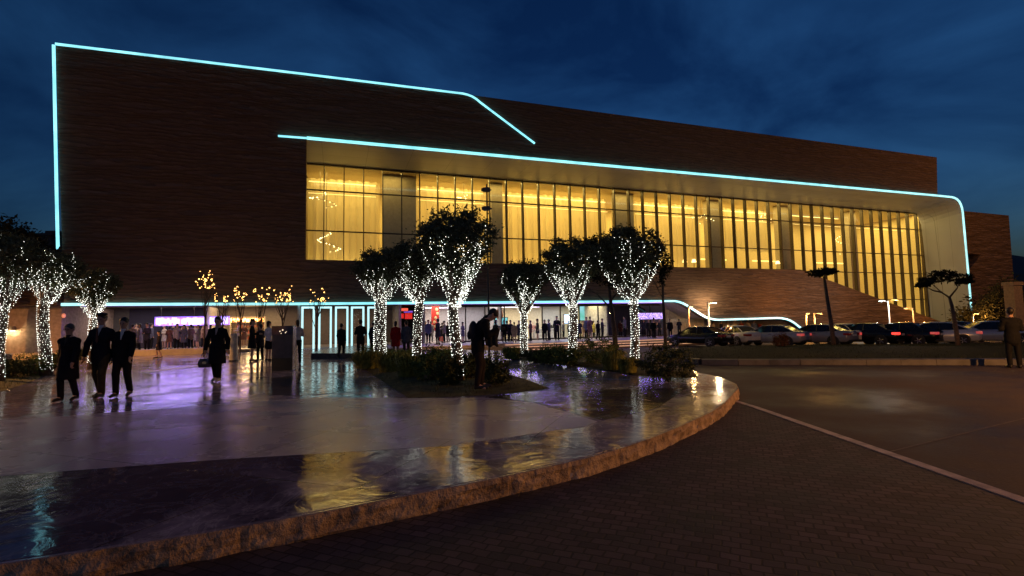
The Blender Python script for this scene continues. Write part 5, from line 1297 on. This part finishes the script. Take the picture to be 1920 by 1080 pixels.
b.sm = True; b.add(V_, [(i*(nv+1)+j, (i+1)*(nv+1)+j, (i+1)*(nv+1)+j+1, i*(nv+1)+j+1) for i in range(nu) for j in range(nv)]); o = b.build('cloth', M((.010,.010,.012), .8), jt); md = o.modifiers.new('thickness', 'SOLIDIFY'); md.thickness = .015
p, h = at_px(1903, 690, 580, -.27); person(p, h, PI*.85, 'hold', 'jacket', 'dark figure standing by the painted kerb at the right edge', {'top': BLK, 'low': BLK, 'shirt': BLK}, False, .0125, True, skin=1)
# middle distance
MV = .017
mid = [(65,668,612,.3,'stand','coat','person in a brown jacket standing behind the lit trunk before the low beige wall',{'top':(.10,.065,.045),'low':BLK},True),
 (297,672,622,-.7,'walk','dress','small person in a dark knee length dress walking before the violet board',{'top':(.03,.025,.035)},True),
 (472,678,600,1.9,'hold','dress','woman in a black dress with bare legs talking left of the kiosk',{'top':BLK},True),
 (488,676,610,-2.0,'talk','suit','man facing the woman in the black dress',{'top':CHAR,'low':BLK},False),
 (503,677,604,PI-.5,'crossed','blouse','woman in a white blouse and black skirt next to the kiosk',{'top':WHT,'low':BLK},True),
 (557,682,602,PI+.6,'hold','trousers','person in a pale top and wide black trousers right of the kiosk',{'top':(.45,.42,.42),'low':BLK},True),
 (640,672,608,PI,'walk','suit','slim man in a dark suit walking towards the third neon door',{'top':BLK,'low':BLK},False),
 (676,672,601,PI+.1,'hold','suit','broad man in a black suit seen from behind at the fourth neon door',{'top':BLK,'low':BLK},False),
 (700,668,604,PI-.4,'stand','suit','dark figure between the last neon door and the stout lit tree',{'top':NAVY,'low':BLK},False),
 (742,668,604,PI,'stand','coat','person in a bright red coat seen from behind between two lit trunks',{'top':RED,'low':(.3,.18,.13)},True),
 (762,668,603,PI+.3,'stand','suit','man in a grey blue jacket beside the person in the red coat',{'top':(.07,.08,.11),'low':CHAR},False)]
for x, yf, yt, yaw, pose, of, lab, cols, fem in mid:
    p, h = at_px(x, yf, yt); person(p, h, yaw, pose, of, lab, cols, fem, MV, False, hair=rnd.choice([0,0,1]), skin=rnd.choice([0,1]))
# guests in and before the shops: placed on the terrace, in front of or behind the glass
far = [(798,4.4,0,'stand','suit','guest in a dark suit just right of the second lit trunk',{'top':CHAR,'low':BLK},0,603),(808,5.0,PI,'stand','coat','guest in a long grey coat beside the red banner column',{'top':(.22,.2,.19),'low':GRY},1,603),
 (829,4.6,2.6,'talk','dress','guest in a short black dress under the red banner',{'top':BLK},1,605),(840,4.4,-2.4,'stand','coat','guest in a long black coat at the edge of the white shop',{'top':BLK,'low':BLK},1,604),
 (929,-.6,PI,'stand','coat','guest in a long dark green gown on the terrace right of the photographer',{'top':(.03,.035,.03),'low':BLK},1,603),(945,-.4,.2,'stand','suit','guest in a dark suit with a red tie facing out on the terrace',{'top':BLK,'low':BLK},0,601),
 (950,1.4,PI,'stand','suit','guest half hidden behind the man with the red tie',{'top':CHAR,'low':BLK},0,602),(957,1.2,.6,'hold','suit','guest in black standing left of the beige coat',{'top':BLK,'low':BLK},0,601),
 (964,-.7,PI,'stand','coat','guest in a knee length beige coat on the terrace',{'top':BEI,'low':(.5,.36,.22)},1,606),(981,4.6,1,'stand','suit','guest mostly hidden by the smallest lit trunk',{'top':BLK,'low':BLK},0,605),
 (1021,.4,.3,'stand','suit','lone slim man in black in front of the grey shop glass',{'top':BLK,'low':BLK},0,600),(1041,4.8,0,'hold','jacket','stout guest in a dark jacket by the white counter',{'top':CHAR,'low':BLK},0,608),
 (1056,5.2,1,'stand','suit','guest in blue grey at the edge of the bright blue screen',{'top':GRY,'low':BLK},0,606),(1067,-1.4,2,'stand','suit','guest in navy just left of the middle lit trunk',{'top':NAVY,'low':BLK},0,606),
 (1093,5.0,1,'stand','dress','guest in a tan dress below the turquoise wall screen',{'top':(.35,.22,.12)},1,613),(1099,5.6,.4,'stand','suit','guest in black in the left of the row below the turquoise screen',{'top':BLK,'low':BLK},0,612),
 (1106,5.2,-1,'talk','jacket','guest in a pale blue jacket below the turquoise screen',{'top':(.2,.35,.45),'low':BLK},0,611),(1113,5.4,2,'stand','coat','guest in a yellow coat at the right end of the beige shop',{'top':(.5,.38,.08),'low':BLK},1,613),
 (1121,-.9,2.4,'walk','jacket','bent figure in black walking past the navy shop window',{'top':BLK,'low':BLK},0,610),(1138,4.6,1,'stand','suit','dim guest in the navy shop behind the unlit orange trunk',{'top':NAVY,'low':BLK},0,612),
 (1163,5,0,'stand','coat','dim guest in a red coat in the dark shop',{'top':(.12,.03,.02),'low':BLK},1,612),(1172,5.4,0,'stand','suit','dim guest in black left of the broad lit trunk',{'top':CHAR,'low':BLK},0,611),
 (1207,2.4,0,'stand','suit','guest below the left half of the violet sign',{'top':CHAR,'low':BLK},0,610),(1216,.2,.2,'stand','jacket','guest in dark grey under the violet sign',{'top':CHAR,'low':BLK},0,612),(1225,-1.6,0,'walk','jacket','walker in black with an orange scarf before the violet sign',{'top':BLK,'low':BLK,'shirt':(.5,.1,.02)},0,613),
 (1236,1.6,.4,'stand','suit','guest below the right end of the violet sign',{'top':NAVY,'low':BLK},0,608),(1256,-1.8,-.3,'stand','jacket','figure in black right of the straight orange trunk',{'top':BLK,'low':BLK},0,604),(1273,1.6,2.6,'hold','jacket','person in navy before the pale passage door',{'top':NAVY,'low':BLK},0,601)]
for x, off, yaw, pose, of, lab, cols, fem, yt in far:
    s_, _, z_ = fp(x, yt, off); zf = .025 if off > -2.4 else -.4
    pw = fw(s_, off, zf); h = max(1.45, min(1.86, z_ - zf))
    if 1246 < x: pass
    person(pw, h, yaw, pose, of, lab, cols, bool(fem), .026, False, hair=rnd.choice([0,0,1]), skin=rnd.choice([0,1]))
# crowd in the left hall and the outdoor crowd under the low canopy
cl = [(.16,.15,.17),(.30,.26,.24),(.04,.04,.05),(.22,.12,.09),(.45,.40,.36),(.10,.11,.16),(.35,.22,.16)]
LEFT = [(249,'grey'),(262,'stone'),(276,'black'),(318,'rust'),(332,'cream'),(345,'slate'),(358,'tan'),(372,'grey'),(386,'stone'),(395,'black'),(448,'cream'),(458,'rust')]
cn = {'grey':0,'stone':1,'black':2,'rust':3,'cream':4,'slate':5,'tan':6}
LEFT2 = [(255,'tan'),(284,'slate'),(308,'cream'),(325,'black'),(340,'rust'),(352,'grey'),(366,'stone'),(380,'tan'),(402,'slate'),(418,'cream')]
spots2 = ['in the back row by the pier','in the back row left of the walking dress','in the back row under the board edge','in the back row below the lettering start','in the back row under the first lettering','in the back row under the first gap','in the back row under the second lettering','in the back row under the second gap','in the back row behind the dark steps','in the back row left of the cabinet']
spots = ['by the left pier','second from the left pier','third from the left pier','right of the walking dress','below the left of the violet board','below the middle of the violet board','right of the board middle','near the right of the board','under the right end of the board','beside the dark steps','before the glowing cabinet','at the right of the glowing cabinet']
for i, (x, cname) in enumerate(LEFT):
    off = rnd.choice([2.6, 3.4, 4.0]) if i < 10 else 4.6
    s_ = fp(x, 625, off)[0]; fem = i % 2 == 1
    of = ['suit','coat','jacket','dress'][i % 4]
    person(fw(s_, off, .125), rnd.uniform(1.5, 1.72), rnd.uniform(-1.2, 1.2) + (PI if i % 3 == 0 else 0), ['stand','talk','hold','crossed'][i % 4], of, f'guest in {cname} standing in the left hall, {spots[i]}', {'top': cl[cn[cname]], 'low': BLK}, fem, .026)
for i, (x, cname) in enumerate(LEFT2):
    s_ = fp(x, 622, 6.2)[0]
    person(fw(s_, 6.2, .125), rnd.uniform(1.5, 1.74), rnd.uniform(-1.2, 1.2) + (PI if i % 3 == 1 else 0), ['talk','stand','crossed','hold'][i % 4], ['coat','suit','dress','jacket'][i % 4], f'guest in {cname} {spots2[i]}', {'top': cl[cn[cname]], 'low': BLK}, i % 2 == 0, .026)
MOREF = [(803,2.2,'slate','between the second lit trunk and the red banner'),(817,1.0,'black','right below the red banner'),(834,2.4,'stone','in the doorway left of the tallest lit trunk'),(872,1.2,'grey','just right of the tallest lit trunk'),(918,1.6,'black','under the orange petal ornament'),(934,1.0,'slate','behind the long green gown'),(972,.6,'black','between the beige coat and the smallest lit trunk'),(996,1.2,'rust','just right of the smallest lit trunk'),(1008,2.0,'black','before the white reception counter'),(1031,1.6,'slate','just right of the lone slim man'),(1049,1.0,'black','right of the stout guest by the counter'),(1086,1.8,'black','just right of the middle lit trunk'),(1096,.8,'slate','outside the beige shop, left side'),(1110,1.4,'rust','outside the beige shop, right side'),(1131,1.0,'black','outside the navy shop window'),(1168,1.4,'grey','outside the dark shop'),(1200,.8,'black','at the left end of the violet sign'),(1231,.4,'tan','right of the walker with the scarf'),(1242,1.2,'black','left of the straight orange trunk')]
for i, (x, off, cname, wh) in enumerate(MOREF):
    s_ = fp(x, 615, off)[0]
    off += rnd.uniform(-.9, 1.2); s_ = fp(x + rnd.uniform(-5, 5), 615, off)[0]
    person(fw(s_, off, .025), rnd.uniform(1.5, 1.86), rnd.uniform(-1.5, 1.5) + (PI if i % 2 else 0), ['stand','talk','hold','crossed'][i % 4], ['suit','coat','jacket','dress','suit'][i % 5], f'guest in {cname} {wh}', {'top': cl[cn[cname]], 'low': BLK}, i % 5 in (1,3), .026)
OUT = [(1338,'white','left of the lamp mast'),(1352,'dark','beside the white saloon roof'),(1364,'white','behind the white saloon'),(1377,'tan','above the white saloon boot'),(1390,'red','right of the white saloon'),(1402,'white','over the grey car bonnet'),(1414,'blue','above the grey windscreen'),(1426,'red','over the grey car roof'),(1438,'white','at the dip of the neon line')]
cc = {'white':(.55,.50,.45),'dark':(.05,.045,.05),'tan':(.45,.33,.2),'red':(.30,.05,.03),'blue':(.10,.14,.30)}
for i, (x, cname, wh) in enumerate(OUT):
    off = 3.6 + (i % 3)*.7; s_ = fp(x, 615, off)[0]
    person(fw(s_, off, -.5), 1.72, rnd.uniform(-.8, .8), ['stand','talk','hold'][i % 3], ['coat','jacket','suit'][i % 3], f'guest in {cname} under the low canopy, {wh}', {'top': cc[cname], 'low': GRY}, i % 2 == 0, .026)
# ------------------------------------------------------------------ parked cars
TYRE = M((.012,.012,.012), .8); RIM = M((.30,.29,.28), .35, metal=.6); CGLASS = M((.012,.014,.016), .06); PLATE = M((.55,.52,.48), .5); TRIM = M((.015,.015,.016), .5)
def lights(on, c, st): return E(c, st) if on else M((.30,.02,.02) if c[1] < .3 else (.6,.6,.58), .15)
def car(x, Z, heading, label, colr, suv=False, tail=0.0, head=0.0, rough=.22, metal=.25, dz=0.0, scale=1.0):
    p = zp(x, 640, Z); p.z = ground_z(p.x, Z) + dz
    t = empty('parked_car', p, heading, label, 'car', 'cars parked before the hall'); t.scale = (scale,)*3
    PAINT = M(colr, rough, metal=metal, vary=.06)
    L_ = 2.28 if not suv else 2.2; Wd = .90; zb = .24 if not suv else .28
    zs = 1.0 if not suv else 1.06
    st = [(-L_, .50, .46, .84), (-L_+.06, .80, .36, zs-.10), (-L_+.22, .86, .28, zs-.01), (-1.5, Wd, zb, zs), (-.6, Wd+.005, zb-.02, zs-.03), (.5, Wd+.005, zb-.02, zs-.06), (1.15, Wd, zb, zs-.09), (1.75, .87, zb+.02, zs-.20), (L_-.16, .78, .30, zs-.32), (L_-.04, .62, .36, zs-.42), (L_, .45, .44, zs-.46)]
    b = MB(); b.sm = True; V_ = []
    for X, w_, z0, z1 in st:
        h = z1 - z0
        pr = [(-w_*.86, z0), (-w_*.985, z0+h*.16), (-w_, z0+h*.5), (-w_*.975, z0+h*.78), (-w_*.90, z0+h*.95), (-w_*.62, z1+.012), (0, z1+.03)]
        pr = pr + [(-y, z) for y, z in reversed(pr[:-1])]
        V_ += [(X, y, z) for y, z in pr]
    m_ = 13
    b.add(V_, [(i*m_+k, i*m_+(k+1) % m_, (i+1)*m_+(k+1) % m_, (i+1)*m_+k) for i in range(len(st)-1) for k in range(m_)] + [tuple(range(m_)), tuple(reversed([(len(st)-1)*m_+k for k in range(m_)]))])
    b.build('body', PAINT, t)
    # glasshouse and roof
    zr = 1.42 if not suv else 1.62
    if suv: low = [(-2.02, .74), (-1.2, .80), (.2, .81), (1.12, .76)]; up = [(-1.72, .56), (-1.1, .62), (-.1, .63), (.38, .58)]
    else: low = [(-1.72, .70), (-.9, .79), (.2, .80), (1.22, .74)]; up = [(-1.02, .54), (-.62, .60), (-.05, .61), (.36, .56)]
    zl = [zs-.02, zs-.03, zs-.055, zs-.10]; zu = [zr-.07, zr-.02, zr-.01, zr-.05]
    V_ = []
    for (a, wl), (c, wu), z0, z1 in zip(low, up, zl, zu): V_ += [(a, -wl, z0), (c, -wu, z1), (c, wu, z1), (a, wl, z0)]
    b = MB(); b.add(V_, [(i*4+k, i*4+(k+1) % 4, (i+1)*4+(k+1) % 4, (i+1)*4+k) for i in range(3) for k in range(3)] + [(0,1,2,3), (15,14,13,12)]); b.build('windows', CGLASS, t)
    b = MB(); b.sm = True; V_ = []
    for (c, wu), z1 in zip(up, zu): V_ += [(c, -wu-.015, z1-.012), (c, -wu*.75, z1+.03), (c, 0, z1+.045), (c, wu*.75, z1+.03), (c, wu+.015, z1-.012)]
    b.add(V_, [(i*5+k, i*5+k+1, (i+1)*5+k+1, (i+1)*5+k) for i in range(3) for k in range(4)]); o = b.build('roof', PAINT, t)
    md = o.modifiers.new('thickness', 'SOLIDIFY'); md.thickness = .03
    for sgn in (-1, 1):
        b = MB()
        for i in (0, 3): b.tube([(low[i][0], sgn*(low[i][1]+.005), zl[i]), (up[i][0], sgn*(up[i][1]+.005), zu[i])], .032, 6)
        b.build('pillars', PAINT, t)
        b = MB(); q = 1
        b.tube([((low[q][0]+low[2][0])/2, sgn*.81, zs-.04), ((up[1][0]+up[2][0])/2, sgn*.625, zr-.02)], .026, 6); b.build('door_pillar', TRIM, t)
        b = MB(); b.sm = True; b.blob((.98, sgn*.95, zs+.04), (.07,.09,.06)); b.build('side_mirror', PAINT, t)
        b = MB(); b.box(-.35, -.17, sgn*.905-.012, sgn*.905+.012, zs-.20, zs-.175); b.build('door_handle', TRIM, t)
        # lamps, wrapped round the corners
        b = MB(); y0, y1 = sorted((sgn*.40, sgn*.80)); b.box(-L_-.005, -L_+.14, y0, y1, zs-.30, zs-.14); b.box(-L_+.02, -L_+.30, *sorted((sgn*.72, sgn*.862)), zs-.28, zs-.14)
        b.build('tail_light', lights(tail > 0, (1,.035,.02), tail), t, bevel=.02)
        b = MB(); b.box(L_-.22, L_-.03, *sorted((sgn*.42, sgn*.74)), zs-.48, zs-.36); b.build('headlight', lights(head > 0, (1,.95,.85), head), t, bevel=.02)
    b = MB(); b.box(-L_-.03, -L_+.1, -.26, .26, .66, .78); b.build('number_plate', PLATE, t)
    b = MB(); b.box(-L_+.0, -L_+.25, -.72, .72, .30, .42); b.build('rear_bumper', TRIM, t, bevel=.03)
    b = MB(); b.box(L_-.2, L_-.0, -.6, .6, .34, .46); b.build('grille', TRIM, t, bevel=.02)
    r_ = .325 if not suv else .36
    for X in (-1.38, 1.38):
        for sgn in (-1, 1):
            b = MB(); b.sm = True; b.lathe([(r_*.62,-.11),(r_*.95,-.11),(r_,-.07),(r_,.07),(r_*.95,.11),(r_*.62,.11)], (0,0,0), 22); o = b.build('wheel', TYRE, t)
            o.location = (X, sgn*(Wd-.095), r_); o.rotation_euler = (PI/2, 0, 0)
            b = MB()
            b.lathe([(.05,.0),(r_*.64,.0),(r_*.64,.10)], (0,0,0), 20)
            for k in range(5):
                a = 2*PI*k/5; b.tube([(.03*math.cos(a), .03*math.sin(a), .09),(r_*.6*math.cos(a), r_*.6*math.sin(a), .085)], .035, 5)
            q = b.build('rim', RIM, o)
            if sgn > 0: q.rotation_euler = (PI, 0, 0)
            b = MB(); b.lathe([(r_*1.13,-.02),(r_*1.13,.02)], (0,0,0), 22); q = b.build('wheel_well_shade', TRIM, t); q.location = (X, sgn*(Wd-.016), r_+.02); q.rotation_euler = (PI/2, 0, 0)  # dark disc round the tyre stands in for the shaded wheel well
    return t
R_ = math.radians
CZ = lambda x: 36.2 - (x-1310)/540*5.2
car(1310, CZ(1310), R_(128), 'black saloon parked at the left end of the row of cars', (.012,.012,.014), head=0, tail=0)
car(1378, CZ(1378)+1.2, R_(104), 'white saloon seen from behind beside the black one', (.70,.64,.54), metal=0)
car(1448, CZ(1448), R_(128), 'grey hatchback behind the rust coloured bush', (.34,.33,.35), suv=False, tail=.35)
car(1532, CZ(1532), R_(124), 'grey car beside the leaning slim tree trunk', (.26,.26,.29), head=1.2)
car(1578, CZ(1578)+1.5, R_(97), 'cream car with glowing red tail lights right of the slim trunk', (.70,.60,.45), metal=0, tail=.6)
car(1620, CZ(1620)+.3, R_(120), 'black saloon with bright red tail lights', (.010,.010,.012), tail=1.6)
car(1688, CZ(1688), R_(118), 'second black saloon right of the bright tail lights', (.010,.010,.011), tail=.4)
car(1748, CZ(1748)-.4, R_(143), 'silver saloon before the white recess', (.60,.57,.53), tail=.35)
car(1783, CZ(1783)+4.5, R_(120), 'dark car behind the umbrella shaped tree', (.02,.015,.015), tail=.5)
car(1850, CZ(1850)+.2, R_(158), 'grey blue saloon at the right end of the row', (.33,.34,.37))
# ------------------------------------------------------------------ street lamps
def street_lamp(x, ytop, Z, label, arms, energy=110, colr=SODIUM, r=.06, post=(.30,.27,.24), glow=3.0):
    p = zp(x, 640, Z); z0 = ground_z(p.x, Z); p.z = z0; H = zp(x, ytop, Z).z - z0
    t = empty('street_lamp', p, 0, label, 'street lamp', 'street lamps round the car park')
    b = MB(); b.sm = True; b.tube([(0,0,-.1),(0,0,.5),(0,0,.52),(0,0,H)], [r*1.7,r*1.7,r,r*.75], 10); b.build('post', M(post, .45), t)
    for dx, dz, c in arms:
        b = MB(); b.tube([(0,0,H-.12),(dx*.6,0,H+dz-.02),(dx,0,H+dz)], r*.38, 7); b.build('arm', M(post, .45), t)
        b = MB(); sg = 1 if dx >= 0 else -1; x0, x1 = sorted((dx-sg*.05, dx+sg*.26)); b.box(x0, x1, -.09, .09, H+dz-.05, H+dz+.06); o = b.build('lamp_head', M((.15,.14,.13), .5), t, bevel=.03)
        b = MB(); b.box(x0+.04, x1-.04, -.075, .075, H+dz-.08, H+dz-.052); b.build('lens', E(c, glow), o)
        point_light('lamp_light', ((x0+x1)/2, -.05, H+dz-.22), energy*2.1, c, .10, t)
    return t
WHL = (.85,.95,1.0)
street_lamp(1331, 566, 41, 'pale lamp post with one short arm above the dip of the neon line', [(.45,-.05,(1,.72,.40))], 150, r=.09, post=(.55,.52,.46))
street_lamp(1294, 574, 38.5, 'orange lit lamp post before the pale passage wall', [(.05,0,(1,.55,.2))], 60, r=.07, post=(.5,.25,.10))
street_lamp(1514, 587, 40.5, 'left of two low lamp posts behind the grey car', [(.05,0,SODIUM)], 150)
street_lamp(1530, 587, 40.5, 'right of two low lamp posts behind the grey car', [(.35,0,SODIUM)], 150)
street_lamp(1671, 563, 41, 'double armed lamp post before the foot of the golden glass', [(-.55,0,WHL),(.55,.05,SODIUM)], 150)
street_lamp(1716, 577, 43, 'short armed orange lamp beside the wedge of ribbed stone', [(-.5,.0,SODIUM)], 110)
street_lamp(1762, 608, 42, 'low orange lamp at the thin end of the stone wedge', [(-.2,0,SODIUM)], 80)
street_lamp(1828, 588, 47, 'orange lamp post right of the neon corner', [(.3,0,SODIUM)], 300)
# the same lamps stand along the road outside the view, right and left
def world_lamp(x, y, H, dx, energy, label, colr=SODIUM, post=(.30,.27,.24), cut=.12):
    t = empty('street_lamp', (x, y, ground_z(x, y)), 0, label, 'street lamp', 'street lamps round the car park')
    b = MB(); b.sm = True; b.tube([(0,0,-.1),(0,0,.8),(0,0,.82),(0,0,H)], [.14,.14,.09,.06], 10); b.build('post', M(post, .45), t)
    b = MB(); b.tube([(0,0,H-.1),(dx*.6,0,H+.1),(dx,0,H+.12)], .04, 7); b.build('arm', M(post, .45), t)
    sg = 1 if dx > 0 else -1; x0, x1 = sorted((dx-sg*.05, dx+sg*.7))
    b = MB(); b.box(x0, x1, -.16, .16, H+.06, H+.2); o = b.build('lamp_head', M((.15,.14,.13), .5), t, bevel=.03)
    b = MB(); b.box(x0+.05, x1-.05, -.13, .13, H+.02, H+.058); b.build('lens', E(colr, 8), o)
    if cut:                              # shielded lantern: little light above the horizontal
        l_ = point_light('lamp_light', ((x0+x1)/2, 0, H-.05), energy, colr, .06, t, spot=math.radians(174)); l_.data.spot_blend = cut
    else: point_light('lamp_light', ((x0+x1)/2, 0, H-.25), energy, colr, .15, t)
world_lamp(17.5, 6.2, 3.4, -.5, 4200, 'tall sodium street lamp beside the road, outside the view at right')
world_lamp(58, 36, 12, .8, 5000, 'tall sodium street lamp beyond the right edge of the view', cut=0)
world_lamp(-24, 15.5, 5.6, .8, 4200, 'tall sodium street lamp beyond the left edge of the view', cut=.35)
